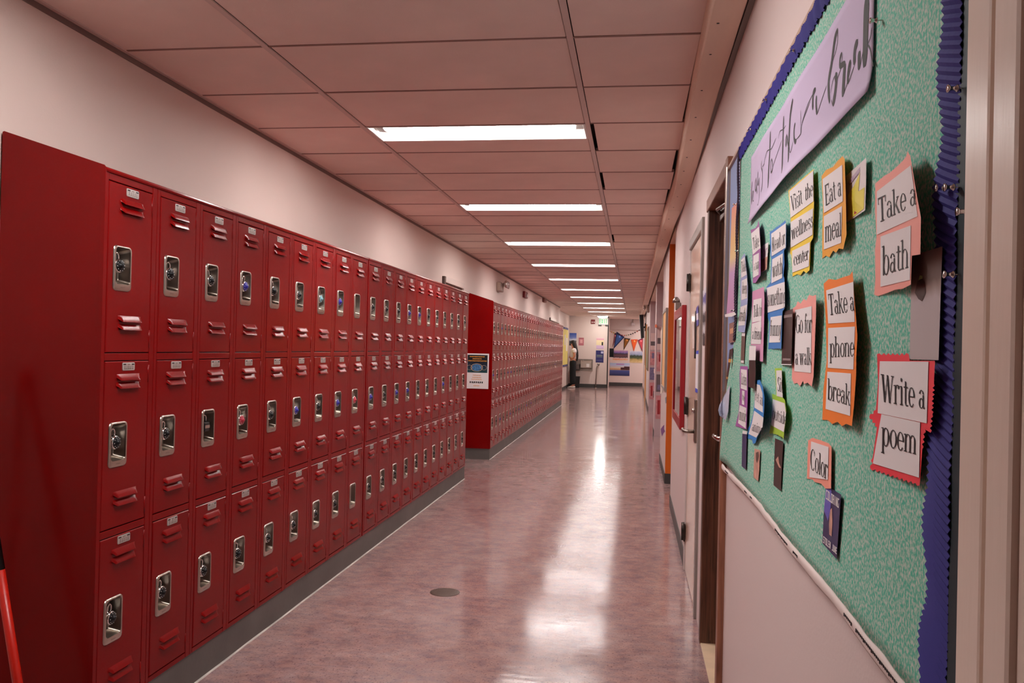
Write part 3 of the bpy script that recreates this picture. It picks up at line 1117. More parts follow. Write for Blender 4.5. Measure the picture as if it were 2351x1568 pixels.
def border(name, p0, p1, inward, width, wave, amp, ridge, x_base, skew=0.0, m=M_BORDER, jitter=0.0, width1=None):
    """strip from p0 to p1 (y, z); 'inward' = unit (y, z) toward the board's middle"""
    d = Vector((p1[0] - p0[0], p1[1] - p0[1]))
    ln = d.length
    d.normalize()
    q = Vector(inward)
    n = int(ln / (ridge / 2))
    L = []
    width1 = width if width1 is None else width1
    for i in range(n + 1):
        t = ln * i / n
        ph = t / wave * 2 * math.pi
        inner = width + (width1 - width) * i / n + amp * math.cos(ph) + jitter * noise.noise((t * 40, 1, 0)) + (0.0015 if i % 2 else 0)
        outer = 0.15 * amp * math.sin(ph + 0.6)
        rx = x_base - (0.0028 if i % 2 else 0.0) - 0.0015 * (1 + math.sin(ph * 0.5))
        row = []
        for s_ in range(5):
            a = s_ / 4
            off = outer + (inner - outer) * a
            tt = t + skew * off
            row.append(Vector((rx - 0.002 * math.sin(a * math.pi), p0[0] + d.x * tt + q.x * off, p0[1] + d.y * tt + q.y * off)))
        L.append(row)
    b = MB().loops(L, closed=False)
    o = b.build(name, m, board)
    md = o.modifiers.new('thickness', 'SOLIDIFY')
    md.thickness = 0.0008
    return o


border('top_border', (0.35, BZ1), (-1.57, BZ1), (0, -1), 0.044, 0.031, 0.004, 0.009, XBD - 0.002, skew=0.5, jitter=0.004)
border('side_border', (-1.590, 2.06), (-1.574, 0.975), (1, 0), 0.055, 0.128, 0.0085, 0.0095, XBD - 0.001, skew=-0.35, width1=0.078)
border('side_border', (0.31, 2.06), (0.33, 1.43), (1, 0), 0.045, 0.10, 0.003, 0.0095, XBD - 0.004, skew=0.2, m=mat('dark_blue_card', srgb(34, 34, 62), 0.5))
bx('dark_side_strip', mat('dark_green_edge', srgb(22, 44, 52), 0.6), (2.054, 2.0605, -1.600, -1.575, BZ0, BZ1), board)

# ------------------------------------------------------------------ lilac banner with brush lettering
ban = Sheet(XBD, 1725, 2007, 0.006, 0.003)
o = empty('paper_banner', onx(1860, 380, XBD - 0.01), 'long lilac paper banner lettered ways to take a break', 'banner')


def bsheet(y, z, k=0.0):
    t = max(0.0, 1.0 - (z - 1.766) / 0.05)
    lift = 0.016 * t * t * (0.4 + 0.6 * math.sin((y + 1.2) * 2.6) ** 2)
    return Vector((XBD - 0.004 - lift - 0.002 * math.sin(y * 7) ** 2 - k, y, z))


b = MB()
NY2, NZ2 = 60, 12
g = [bsheet(0.045 + (-1.252 - 0.045) * i / NY2, 1.766 + 0.198 * j / NZ2) for j in range(NZ2 + 1) for i in range(NY2 + 1)]
b.add(g, [(j * (NY2 + 1) + i, j * (NY2 + 1) + i + 1, (j + 1) * (NY2 + 1) + i + 1, (j + 1) * (NY2 + 1) + i) for j in range(NZ2) for i in range(NY2)], 0, True)
ob = b.build('banner_sheet', mat('lilac_paper', srgb(204, 184, 214), 0.65), o)
ob.modifiers.new('thickness', 'SOLIDIFY').thickness = 0.0007


def ZA(*L):
    return [(1710 + x / 4.9, 200 + y / 4.9) for x, y in L]


def ZB_(*L):
    return [(1840 + x / 4.9, y / 4.9) for x, y in L]


def brush(mb_, pts, w0, w1=None):
    """brush stroke along picture points; width in metres along the board, from w0 to w1"""
    P = [onx(u, v, XBD - 0.006) for u, v in pts]
    w1 = w0 if w1 is None else w1
    # resample with a smooth curve
    Q = []
    for i in range(len(P) - 1):
        p0, p1, p2, p3 = P[max(0, i - 1)], P[i], P[i + 1], P[min(len(P) - 1, i + 2)]
        for s_ in range(5):
            t = s_ / 5
            Q.append(0.5 * ((2 * p1) + (-p0 + p2) * t + (2 * p0 - 5 * p1 + 4 * p2 - p3) * t * t + (-p0 + 3 * p1 - 3 * p2 + p3) * t ** 3))
    Q.append(P[-1])
    L = []
    for i, p in enumerate(Q):
        t = i / max(1, len(Q) - 1)
        ww = (w0 + (w1 - w0) * t) * (0.45 + 0.55 * min(1, 6 * t, 6 * (1 - t)))
        tg = (Q[min(i + 1, len(Q) - 1)] - Q[max(i - 1, 0)])
        nrm = Vector((0, -tg.z, tg.y)).normalized()
        a = bsheet(p.y + nrm.y * ww / 2, p.z + nrm.z * ww / 2, 0.0012)
        c = bsheet(p.y - nrm.y * ww / 2, p.z - nrm.z * ww / 2, 0.0012)
        L.append([a, c])
    mb_.loops(L, closed=False)


TH, MD, TN = 0.015, 0.010, 0.0026
words = {
    'ways': [(ZA, [(80, 1060), (72, 1180), (74, 1320)], MD), (ZA, [(74, 1320), (84, 1190), (92, 1180), (88, 1270), (96, 1280)], TN * 2), (ZA, [(128, 1020), (114, 1080), (116, 1150), (124, 1160), (132, 1060)], MD * .7),
             (ZA, [(134, 1040), (132, 1120), (138, 1200)], MD * .7), (ZA, [(150, 950), (143, 1060), (150, 1100), (162, 1020)], MD * .6), (ZA, [(165, 1010), (164, 1200), (160, 1310), (150, 1325)], TN * 2),
             (ZA, [(192, 830), (190, 900), (202, 960), (200, 1100), (186, 1180)], MD * .6), (ZA, [(200, 900), (225, 860)], TN)],
    'to': [(ZA, [(289, 500), (283, 700), (272, 900), (262, 1135)], TH), (ZA, [(215, 890), (250, 730), (300, 690), (345, 575)], TN), (ZA, [(305, 800), (292, 860), (296, 960), (312, 900), (303, 800)], MD * .6), (ZA, [(312, 900), (350, 780), (410, 600)], TN)],
    'take': [(ZA, [(434, 325), (430, 480), (422, 720), (414, 970)], TH), (ZA, [(375, 580), (390, 500), (430, 475), (462, 430)], TN), (ZA, [(474, 530), (460, 590), (462, 660), (474, 600), (478, 540)], MD * .7), (ZA, [(480, 550), (484, 620), (492, 660)], MD * .7),
             (ZA, [(545, 135), (515, 320), (500, 560), (490, 845)], TH * 1.1), (ZA, [(500, 650), (515, 735), (548, 610)], TN), (ZA, [(574, 405), (560, 470), (560, 570), (574, 615), (584, 590)], MD * 1.1), (ZA, [(584, 590), (635, 520), (650, 400), (735, 160)], TN), (ZA, [(632, 260), (634, 400), (634, 540)], TN)],
    'a': [(ZB_, [(155, 1000), (130, 1050), (124, 1140), (124, 1235)], MD * 1.2), (ZB_, [(163, 1075), (160, 1180), (170, 1285)], MD * 1.2), (ZB_, [(10, 1380), (70, 1180), (155, 1000)], TN), (ZB_, [(172, 1280), (220, 1130), (278, 965)], TN)],
    'break': [(ZB_, [(412, 330), (375, 450), (340, 700), (305, 900), (304, 1040), (316, 1155)], TH * 1.05), (ZB_, [(412, 330), (405, 500), (355, 680)], TN), (ZB_, [(380, 850), (395, 900), (378, 1060), (352, 1188)], TH * 1.2), (ZB_, [(325, 1050), (350, 920), (380, 850)], TN), (ZB_, [(352, 1188), (335, 1120)], TN),
              (ZB_, [(462, 595), (440, 660), (440, 740), (480, 720), (498, 715)], MD), (ZB_, [(496, 715), (482, 900), (472, 1090)], TH * 1.2), (ZB_, [(400, 900), (445, 780), (470, 600)], TN),
              (ZB_, [(472, 1090), (520, 940), (560, 760), (562, 680)], TN), (ZB_, [(562, 680), (540, 760), (528, 880), (538, 930)], MD * 1.1), (ZB_, [(538, 930), (600, 740)], TN), (ZB_, [(640, 465), (614, 530), (602, 640), (608, 720)], TH), (ZB_, [(656, 575), (654, 680), (656, 780)], TH),
              (ZB_, [(656, 780), (690, 620), (715, 420)], TN), (ZB_, [(738, -60), (728, 200), (722, 480), (712, 755)], TH * 1.7), (ZB_, [(762, 0), (752, 250), (745, 480)], TN), (ZB_, [(745, 500), (775, 420), (790, 310)], TN), (ZB_, [(748, 505), (775, 560), (795, 690), (815, 745)], TN * 1.4)],
}
for wd, strokes in words.items():
    b = MB()
    for zf, pts, w0 in strokes:
        brush(b, zf(*pts), w0)
    b.build('word', M_INK, o)

# ------------------------------------------------------------------ the break-idea signs
sign('yellow backed sign reading Visit the wellness center', (246, 208, 56),
     Z6((90, 295), (265, 145), (268, 380), (262, 620), (245, 650), (237, 845), (215, 865), (195, 850), (175, 880), (150, 872), (120, 890), (112, 740), (102, 730), (108, 520)),
     [Z6((97, 300), (262, 155), (264, 368), (105, 483)), Z6((106, 512), (261, 415), (257, 600), (106, 690)), Z6((116, 712), (240, 650), (232, 818), (118, 862))],
     [T(Z6, 'Visit', (112, 440), (188, 382), (104, 335)), T(Z6, 'the', (204, 365), (260, 325), (204, 262)), T(Z6, 'wellness', (110, 640), (260, 540), (110, 540)), T(Z6, 'center', (126, 815), (230, 768), (126, 728))], lift=0.008)
sign('amber backed sign reading Eat a meal', (244, 166, 42),
     Z6((320, 195), (350, 152), (400, 130), (430, 90), (465, 55), (480, 75), (487, 300), (493, 600), (470, 700), (440, 695), (420, 725), (400, 710), (375, 755), (350, 745), (325, 765), (325, 600), (330, 400)),
     [Z6((327, 215), (463, 115), (467, 368), (336, 450)), Z6((336, 472), (462, 400), (455, 655), (336, 703))],
     [T(Z6, 'Eat a', (345, 402), (458, 326), (338, 262)), T(Z6, 'meal', (343, 655), (457, 606), (343, 500))], lift=0.012)
sign('salmon backed sign reading Take a bath', (252, 166, 152),
     Z6((692, 245), (750, 195), (790, 172), (840, 130), (880, 90), (905, 60), (915, 20), (935, 55), (975, 300), (1008, 480), (1004, 735), (945, 745), (938, 945), (880, 975), (830, 980), (775, 1003), (710, 1025), (685, 1015), (692, 900), (690, 700), (700, 620), (690, 420)),
     [Z6((703, 300), (938, 118), (984, 472), (702, 600)), Z6((728, 612), (938, 535), (932, 912), (728, 960))],
     [T(Z6, 'Take a', (712, 520), (975, 388), (706, 350)), T(Z6, 'bath', (738, 884), (924, 826), (738, 690))], lift=0.03)
sign('orange backed sign reading Take a phone break', (250, 130, 40),
     [*Z6((335, 938), (370, 906), (420, 912), (480, 890), (515, 880), (535, 850), (546, 1000), (560, 1200), (568, 1300), (560, 1450)), *Z7((290, 160), (280, 300), (270, 395), (245, 384), (225, 395), (205, 375), (180, 385), (160, 366), (135, 366), (140, 230), (155, 100)), *Z6((350, 1200),)],
     [Z6((352, 985), (540, 925), (549, 1203), (366, 1215)), [*Z6((366, 1245), (551, 1235)), *Z7((277, 136), (160, 128))], Z7((158, 146), (266, 154), (262, 348), (150, 316))],
     [T(Z6, 'Take a', (372, 1158), (548, 1126), (362, 1012)), T(Z6, 'phone', (376, 1448), (545, 1440), (376, 1312)), T(Z7, 'break', (158, 272), (262, 302), (160, 180))], lift=0.016)
sign('pink backed sign reading Go for a walk', (252, 166, 156),
     [*Z4((670, 855), (700, 830), (715, 790), (740, 810), (765, 770), (790, 785), (812, 735), (845, 745), (873, 733), (872, 900), (862, 1150), (850, 1440), (835, 1525), (800, 1488), (770, 1500), (760, 1474), (735, 1520), (710, 1490), (685, 1498), (665, 1455), (672, 1200))],
     [Z4((692, 866), (835, 832), (828, 1405), (686, 1390))],
     [T(Z4, 'Go for', (697, 1062), (836, 1058), (697, 908)), T(Z4, 'a walk', (693, 1336), (832, 1334), (693, 1196))], lift=0.012)
sign('crimson backed sign reading Write a poem', (244, 62, 74),
     Z7((385, 66), (530, 66), (535, 96), (650, 96), (645, 200), (638, 340), (630, 425), (605, 410), (592, 500), (580, 665), (355, 590), (365, 540), (385, 400), (350, 350), (380, 320), (390, 200)),
     [Z7((398, 98), (620, 100), (612, 382), (388, 335)), Z7((405, 340), (582, 378), (577, 630), (366, 565))],
     [T(Z7, 'Write a', (402, 282), (604, 318), (402, 156)), T(Z7, 'poem', (404, 480), (566, 526), (406, 362))], lift=0.012, jags=[0, 4, 5, 7, 9, 10, 12, 13], amp=5, step=10)
sign('small peach sign reading Color', (252, 160, 140),
     Z7((70, 460), (90, 448), (125, 458), (165, 474), (178, 490), (175, 680), (150, 680), (130, 657), (100, 650), (88, 636), (65, 635)),
     [Z7((84, 464), (164, 490), (160, 640), (76, 628))], [T(Z7, 'Color', (79, 588), (158, 640), (81, 494))], lift=0.005)
sign('lime backed sign reading Sit outside', (172, 206, 62),
     Z8((550, 128), (632, 126), (640, 300), (645, 470), (668, 500), (684, 620), (676, 760), (650, 950), (640, 930), (560, 890), (487, 880), (512, 760), (522, 560), (520, 425), (565, 440), (562, 280)),
     [Z8((566, 155), (630, 152), (642, 468), (572, 452)), Z8((526, 485), (664, 535), (680, 640), (672, 745), (655, 870), (508, 790))],
     [T(Z8, 'Sit', (578, 388), (640, 412), (582, 225)), T(Z8, 'outside', (521, 712), (682, 792), (524, 575))], lift=0.012, jags=[7, 8, 9], amp=2, step=5)
sign('bright blue curled sign reading Pet an animal', (46, 132, 206),
     Z8((320, 265), (378, 265), (410, 340), (430, 470), (425, 620), (412, 800), (380, 870), (345, 930), (325, 1000), (295, 1005), (285, 955), (205, 940), (240, 860), (225, 840), (262, 800), (300, 660), (315, 500)),
     [Z8((320, 305), (378, 325), (408, 420), (412, 645), (314, 585)), Z8((312, 620), (418, 700), (408, 810), (372, 875), (335, 935), (245, 890), (285, 760))],
     [T(Z8, 'Pet an', (318, 495), (410, 570), (322, 368)), T(Z8, 'animal', (280, 850), (412, 905), (296, 740))], lift=0.028, pw=2.5)
sign('purple strip sign reading Listen to music', (168, 92, 164),
     Z8((150, 103), (235, 106), (238, 250), (234, 500), (222, 838), (92, 800), (130, 640), (145, 400), (140, 200)),
     [Z8((156, 138), (226, 148), (226, 388), (156, 362)), Z8((170, 385), (200, 392), (196, 558), (168, 545)), Z8((142, 555), (220, 590), (212, 828), (124, 765))],
     [T(Z8, 'Listen', (160, 310), (222, 328), (160, 180)), T(Z8, 'to', (174, 500), (196, 508), (174, 420)), T(Z8, 'music', (134, 725), (214, 756), (142, 590))], lift=0.008)


def Z9(*L):
    return [(1690 + x / 7.84, 480 + y / 7.84) for x, y in L]


def ZT_(*L):
    return [(1690 + x / 7.13, 640 + y / 7.13) for x, y in L]


sign('lilac backed sign reading Talk to a friend', (218, 152, 186),
     ZT_((265, 210), (455, 130), (465, 350), (455, 800), (440, 1360), (330, 1335), (320, 1100), (240, 1085), (255, 700)),
     [ZT_((285, 345), (420, 315), (410, 690), (262, 715)), ZT_((262, 735), (412, 690), (405, 1072), (246, 1065))],
     [T(ZT_, 'Talk to', (284, 630), (414, 600), (286, 440)), T(ZT_, 'a friend', (262, 985), (410, 995), (268, 800))], lift=0.010)
sign('tall blue backed sign reading Read or watch something funny', (62, 126, 198),
     [*Z9((605, 400), (640, 395), (720, 330), (820, 260), (890, 195), (905, 330), (900, 700), (860, 740), (870, 1000), (850, 1200), (870, 1250)), *ZT_((790, 60), (805, 470), (760, 530), (740, 1140), (525, 1150), (545, 700), (520, 640), (510, 540), (495, 140), (560, 60)), *Z9((620, 1330), (635, 900), (620, 850))],
     [Z9((632, 445), (896, 250), (892, 692), (638, 850)), Z9((650, 905), (842, 795), (828, 1240), (634, 1335)), ZT_((498, 150), (795, 48), (800, 470), (515, 555)), ZT_((565, 628), (748, 598), (722, 1040), (540, 1045))],
     [T(Z9, 'Read or', (648, 770), (882, 620), (644, 520)), T(Z9, 'watch', (652, 1240), (832, 1155), (652, 960)), T(ZT_, 'something', (512, 450), (806, 395), (512, 195)), T(ZT_, 'funny', (555, 930), (736, 930), (555, 690))], lift=0.010, jags=[1, 2, 14], amp=2, step=4)
sign('narrow purple backed sign reading Take a nap', (166, 96, 160),
     Z9((262, 375), (300, 360), (345, 345), (385, 285), (400, 200), (420, 270), (440, 650), (440, 1190), (400, 1250), (350, 1330), (300, 1330), (300, 1000), (290, 700)),
     [Z9((270, 440), (412, 315), (440, 700), (300, 820)), Z9((310, 840), (412, 785), (405, 1180), (306, 1240))],
     [T(Z9, 'Take', (310, 735), (420, 660), (292, 525)), T(Z9, 'a nap', (318, 1110), (408, 1060), (318, 930))], lift=0.016)
sign('pale blue backed sign reading Take deep breaths', (164, 172, 214),
     [*Z9((95, 880), (155, 790), (190, 1100), (212, 1400)), *ZT_((195, 60), (190, 330), (175, 620), (140, 880), (60, 870), (30, 850), (40, 700), (75, 400), (65, 150)), *Z9((85, 1100),)],
     [Z9((85, 920), (152, 860), (190, 1180), (92, 1240)), [*Z9((100, 1290), (198, 1240)), *ZT_((180, 318), (85, 352))], ZT_((72, 460), (180, 420), (140, 760), (35, 768))],
     [T(Z9, 'Take', (94, 1140), (186, 1110), (88, 950)), T(ZT_, 'deep', (95, 245), (178, 240), (95, 60)), T(ZT_, 'breath', (52, 695), (150, 690), (62, 490))], lift=0.014)

# ------------------------------------------------------------------ small pictures on the board
M_NAVY = mat('navy_print', srgb(32, 34, 88), 0.4)
M_DKBR = mat('dark_brown_print', srgb(48, 30, 30), 0.4, var=0.3, vscale=20)
M_BRN = mat('brown_print', srgb(110, 82, 74), 0.45, var=0.25, vscale=25)
M_SKIN = mat('warm_photo_print', srgb(214, 160, 142), 0.45, var=0.3, vscale=40)
M_PALE = mat('pale_photo_print', srgb(188, 176, 178), 0.45, var=0.08, vscale=15)
pic('photo_print', 'tall brown and pale grey photo overlapping the Take a bath sign', 'photo', ramp_mat('bath_photo', [(0.0, (196, 184, 184)), (0.55, (192, 178, 180)), (0.66, (150, 128, 120)), (0.72, (112, 90, 84)), (1.0, (120, 98, 92))], 2, wob=0.12, wscale=4),
    Z6((945, 745), (1157, 680), (1145, 1000), (1130, 1468), (930, 1462), (938, 1050)), lift=0.004, base=0.006,
    marks=[(Z6((965, 1000), (985, 920), (1015, 900), (1035, 930), (1040, 1000), (1015, 1060), (990, 1045)), M_DKBR), (Z6((988, 930), (1000, 880), (1018, 885), (1020, 945)), mat('green_leaf_print', srgb(178, 190, 120), 0.5))])
pic('food_flyer', 'yellow and white food packet cut-out beside Eat a meal', 'flyer', mat('flyer_white', srgb(236, 222, 220), 0.5),
    Z6((485, 200), (520, 165), (560, 130), (630, 65), (628, 250), (622, 430), (550, 480), (487, 520)), lift=0.006,
    marks=[(Z6((500, 330), (545, 260), (585, 170), (575, 300), (618, 270), (612, 420), (560, 460), (500, 505)), mat('yellow_print', srgb(236, 216, 70), 0.5)), (Z6((525, 470), (560, 370), (572, 350), (580, 440)), mat('red_print', srgb(190, 50, 56), 0.5)),
           (Z6((538, 330), (548, 275), (560, 330), (552, 385), (540, 385)), M_BRN), (Z6((505, 235), (585, 130), (588, 160), (512, 260)), mat('mauve_print', srgb(186, 156, 176), 0.5))])
pic('magazine_clipping', 'small white clipping with a tan picture beside Take a nap', 'clipping', M_PAPER, Z9((445, 680), (580, 595), (555, 1085), (440, 1160)), lift=0.004,
    marks=[(Z9((448, 920), (566, 850), (555, 1080), (446, 1130)), M_SKIN), (Z9((455, 760), (565, 690), (563, 720), (455, 795)), mat('mauve_print2', srgb(206, 176, 190), 0.5))])
pic('film_poster', 'tall black poster between funny and Go for a walk', 'poster', M_DKBR, ZT_((770, 540), (930, 492), (905, 1415), (742, 1408)), lift=0.006, base=0.004,
    marks=[(ZT_((775, 600), (918, 575), (916, 620), (775, 645)), mat('grey_print', srgb(150, 132, 130), 0.5)), (ZT_((742, 1395), (906, 1398), (905, 1415), (742, 1408)), M_PAPER), (ZT_((765, 1300), (888, 1305), (888, 1340), (765, 1335)), MATS['grey_print'])])
pic('photo_strip', 'narrow brown photo strip below Take deep breaths', 'photo', M_BRN, ZT_((90, 880), (150, 885), (130, 1390), (72, 1380)), lift=0.002,
    marks=[(ZT_((95, 890), (145, 893), (143, 940), (93, 935)), M_PAPER), (ZT_((78, 1335), (128, 1340), (127, 1380), (77, 1375)), M_PAPER)])
pic('clipping_strip', 'white topped dark clipping over the lower corner of Talk to a friend', 'clipping', M_DKBR, [*ZT_((215, 1095), (325, 1098), (318, 1340), (320, 1560)), *Z8((318, 370), (245, 345))], lift=0.003, base=0.014,
    marks=[(ZT_((217, 1097), (325, 1100), (318, 1335), (208, 1330)), M_PAPER), (ZT_((222, 1112), (318, 1118), (317, 1150), (221, 1142)), M_BRN)])
pic('navy_card', 'narrow navy card below Listen to music', 'card', M_NAVY, Z8((172, 885), (225, 890), (215, 1305), (165, 1265)), lift=0.003, marks=[(Z8((178, 850), (230, 862), (226, 895), (175, 888)), M_PAPER)])
pic('photo_print', 'small warm toned photo below Pet an animal', 'photo', M_SKIN, Z8((315, 1060), (380, 1080), (370, 1300), (358, 1440), (302, 1395), (308, 1200)), lift=0.002, marks=[(Z8((330, 1110), (360, 1095), (366, 1150), (345, 1230), (332, 1200)), M_BRN)])
pic('photo_print', 'tall dark photo below Sit outside', 'photo', M_DKBR, Z8((552, 940), (648, 980), (620, 1550), (535, 1485)), lift=0.002, marks=[(Z8((560, 1190), (590, 1150), (600, 1230), (625, 1290), (600, 1280)), M_SKIN)])
cp = Z5
pic('album_cover', 'navy and violet album cover below Color', 'album cover', M_NAVY, Z5((838, 960), (950, 1030), (918, 1515), (810, 1395), (822, 1150)), lift=0.003,
    marks=[(Z5((838, 962), (880, 990), (870, 1150), (852, 1230), (822, 1150)), mat('violet_print', srgb(98, 92, 190), 0.4)), (Z5((866, 1150), (882, 1130), (886, 1240), (880, 1345), (862, 1330), (860, 1250)), M_SKIN)])


def block_letters(mb_, sheet, s, bl, br, tl, k):
    """narrow sans capitals built from bars"""
    F = {'C': 'LTB', 'O': 'LRTB', 'L': 'LB', 'R': 'LRTM', 'I': 'C', 'N': 'LRD', 'G': 'LTBr', 'S': 'lTMBr', 'T': 'TC', 'E': 'LTMB', 'D': 'LRTB', 'U': 'LRB', 'J': 'RB', 'X': 'DA', 'V': 'LRB', 'W': 'LRBC', 'M': 'LRTC', 'H': 'LRM', 'A': 'LRTM', 'P': 'LTMq', ' ': '', 'K': 'LDA', 'B': 'LRTMB', 'Y': 'q', 'F': 'LTM', 'Z': 'TBA'}
    W2 = {'L': (0, .25, 0, 1), 'R': (.6, .85, 0, 1), 'T': (0, .85, .85, 1), 'B': (0, .85, 0, .15), 'M': (0, .85, .44, .57), 'C': (.3, .55, 0, 1), 'r': (.6, .85, 0, .5), 'l': (0, .25, .5, 1), 'q': (.6, .85, .5, 1)}
    n = len(s)
    for i, ch in enumerate(s):
        for b3 in F.get(ch, ''):
            if b3 in 'DA':
                q = [(0.05, 1), (0.3, 1), (0.8, 0), (0.55, 0)] if b3 == 'D' else [(0.05, 0), (0.3, 0), (0.8, 1), (0.55, 1)]
            else:
                x0, x1, y0, y1 = W2[b3]
                q = [(x0, y0), (x1, y0), (x1, y1), (x0, y1)]
            vs = []
            for x, y in q:
                t = (i + x) / n
                vs.append(sheet.pt(bl[0] + (br[0] - bl[0]) * t + (tl[0] - bl[0]) * y, bl[1] + (br[1] - bl[1]) * t + (tl[1] - bl[1]) * y, k))
            mb_.add(vs, [(0, 1, 2, 3)])


ac = bpy.data.objects['album_cover']
shc = Sheet(XBD, 1888, 1931, 0.003, 0.003)
b = MB()


def Zc(*L):
    return [(1840 + x / 5.225, 990 + y / 5.225) for x, y in L]


a1, a2, a3 = Zc((292, 810), (450, 925), (298, 700))
block_letters(b, shc, 'COLORING', a1, a2, a3, 0.0016)
a1, a2, a3 = Zc((258, 1335), (425, 1480), (262, 1255))
block_letters(b, shc, 'STOLEN JUNE', a1, a2, a3, 0.0016)
b.build('printed_words', M_PAPER, ac)

# ------------------------------------------------------------------ the narrow end of the board beyond the dark border
pic('paper_sheet', 'plain blue paper sheet behind the gradient poster at the board end', 'paper sheet', mat('sky_blue_paper', srgb(140, 158, 204), 0.6), [(1678, 372), (1699, 346), (1698, 600), (1693, 780), (1678, 900), (1668, 900), (1672, 700)], lift=0.0, base=-0.004, group=None)
pic('gradient_poster', 'orange yellow and purple gradient poster at the board end', 'poster', ramp_mat('gradient_print', [(0.0, (206, 150, 190)), (0.38, (206, 160, 206)), (0.52, (236, 206, 140)), (0.68, (240, 190, 120)), (1.0, (232, 140, 116))], 2), [(1680, 478), (1697, 460), (1696, 560), (1691, 690), (1686, 720), (1668, 722), (1673, 650), (1677, 560)], lift=0.012, base=0.004, group=None, left=True)
gpost = bpy.data.objects['gradient_poster']
curl = pic('curled_edge', None, None, M_PAPER, [(1664, 722), (1686, 716), (1690, 722), (1680, 727), (1665, 728)], lift=0.006, base=0.017, group=None, left=True)
curl.location = curl.location - gpost.location
curl.parent = gpost
pic('brown_card', 'square brown card on the blue sheet at the board end', 'card', mat('brown_card', srgb(156, 108, 100), 0.6), [(1674, 743), (1689, 738), (1687, 785), (1673, 788)], lift=0.003, base=0.003, group=None, marks=[([(1676, 755), (1684, 752), (1684, 764), (1676, 767)], mat('tan_print', srgb(222, 160, 120), 0.5))])
pic('patterned_ribbon', 'brown and gold patterned paper ribbon by the teal edge', 'ribbon', ramp_mat('ribbon_print', [(0.0, (60, 26, 22)), (0.2, (60, 26, 22)), (0.24, (190, 130, 60)), (0.3, (58, 24, 22)), (0.6, (62, 28, 24)), (0.66, (226, 160, 60)), (0.74, (58, 26, 22)), (1.0, (70, 34, 28))], 2, interp='CONSTANT'), [(1675, 803), (1683, 799), (1681, 840), (1676, 870), (1669, 893), (1667, 870), (1672, 830)], lift=0.003, base=0.004, group=None)
pic('curled_sheet', 'white sheet corner curling off the board end above the door lever', 'paper sheet', mat('thin_white_sheet', srgb(206, 206, 224), 0.5), [(1676, 884), (1664, 905), (1652, 930), (1649, 942), (1652, 954), (1666, 965), (1672, 945)], lift=0.03, base=0.010, group=None, left=True)

# ------------------------------------------------------------------ push pins
PINS = [((2189, 203), 'upper pin of the right blue border'), ((2181, 430), 'second pin of the right blue border'), ((2180, 630), 'third pin of the right blue border beside the tall grey photo'), ((2210, 486), 'pin on the dark strip at the board edge'),
        ((2007, 47), 'pin holding the right end of the lilac banner'), ((1819, 116), 'pin in the upper blue border'), ((1756, 229), 'pin in the upper blue border above to take'), ((1721, 297), 'pin in the upper blue border near its far corner'),
        ((1687, 469), 'pin at the top of the gradient poster'), ((1692, 576), 'pin at the middle of the gradient poster'), ((1682, 713), 'pin at the foot of the gradient poster'), ((2161, 432), 'clear pin on the teal beside the right border')]
for (u, v), lab in PINS:
    c = onx(u, v, XBD - 0.012)
    p = empty('push_pin', c, 'clear push pin, ' + lab, 'push pin', 'clear push pins on the board')
    r = 0.0042
    MB().lathe([(r, 0.0), (r, 0.002), (r * .6, 0.003), (r * .6, 0.008), (r * .95, 0.009), (r * .95, 0.0105)], c + Vector((-0.006, 0, 0)), 'x', 10).build('head', M_CHROME, p)
    MB().tube([c + Vector((0.003, 0, 0)), c + Vector((0.014, 0, 0))], 0.0006, 5).build('needle', M_STEEL, p)

# ================================================================== RIGHT WALL OBJECTS
# post / door casing nearest the viewer
pc = empty('trim_5', (2.05, -1.6, 0), 'cream painted door casing at the right edge beside the board', 'casing', kind='structure')
M_CREAM = mat('cream_gloss_paint', srgb(240, 220, 206), 0.3, bump=0.06, bscale=18, stretch=(3, 3, 0.4))
for x0, ya, yb, bv in ((2.040, -1.692, -1.634, 0.004), (2.052, -1.724, -1.690, 0.001), (2.030, -1.776, -1.722, 0.006), (2.036, -2.3, -1.775, 0.004)):
    bx('casing_board', M_CREAM, (x0, 2.069, ya, yb, 0, 2.44), pc, bev=bv)

# door_1: cream steel door with its grey frame
M_DOOR = mat('cream_steel_door', srgb(216, 180, 160), 0.18, var=0.03, vscale=2)
M_FRAME = mat('grey_door_frame', srgb(150, 138, 132), 0.35)
d1 = empty('door_1', (2.08, 2.46, 0), 'cream steel door with three dark hinges in a grey frame', 'door', kind='structure')
bx('leaf', M_DOOR, (2.068, 2.11, 1.985, 2.905, 0.008, 2.02), d1, bev=0.002)
bx('frame_jamb', M_FRAME, (2.055, 2.12, 1.932, 1.982, 0, 2.085), d1, bev=0.004)
bx('frame_head', M_FRAME, (2.055, 2.12, 1.982, 2.93, 2.025, 2.085), d1, bev=0.004)
bx('frame_jamb', mat('pale_jamb', srgb(212, 196, 192), 0.4), (2.060, 2.12, 2.908, 2.955, 0, 2.085), d1, bev=0.003)
for z in (1.82, 1.04, 0.245):
    MB().tube([(2.052, 2.915, z - 0.055), (2.052, 2.915, z + 0.055)], 0.011, 10).box(2.054, 2.062, 2.87, 2.93, z - 0.055, z + 0.055).build('hinge', mat('dark_hinge', srgb(70, 62, 58), 0.35, 0.8), d1)
bx('vision_panel', M_BLACK, (2.062, 2.07, 2.335, 2.40, 1.345, 1.615), d1, bev=0.001)
ha = bx('handle_plate', M_STEELB, (2.056, 2.069, 2.155, 2.225, 0.885, 1.12), d1, bev=0.004)
MB().tube([(2.058, 2.19, 0.945), (2.012, 2.19, 0.945), (2.004, 2.197, 0.945), (2.003, 2.215, 0.945), (2.003, 2.31, 0.945)], 0.0105, 10).build('lever', M_STEELB, ha)
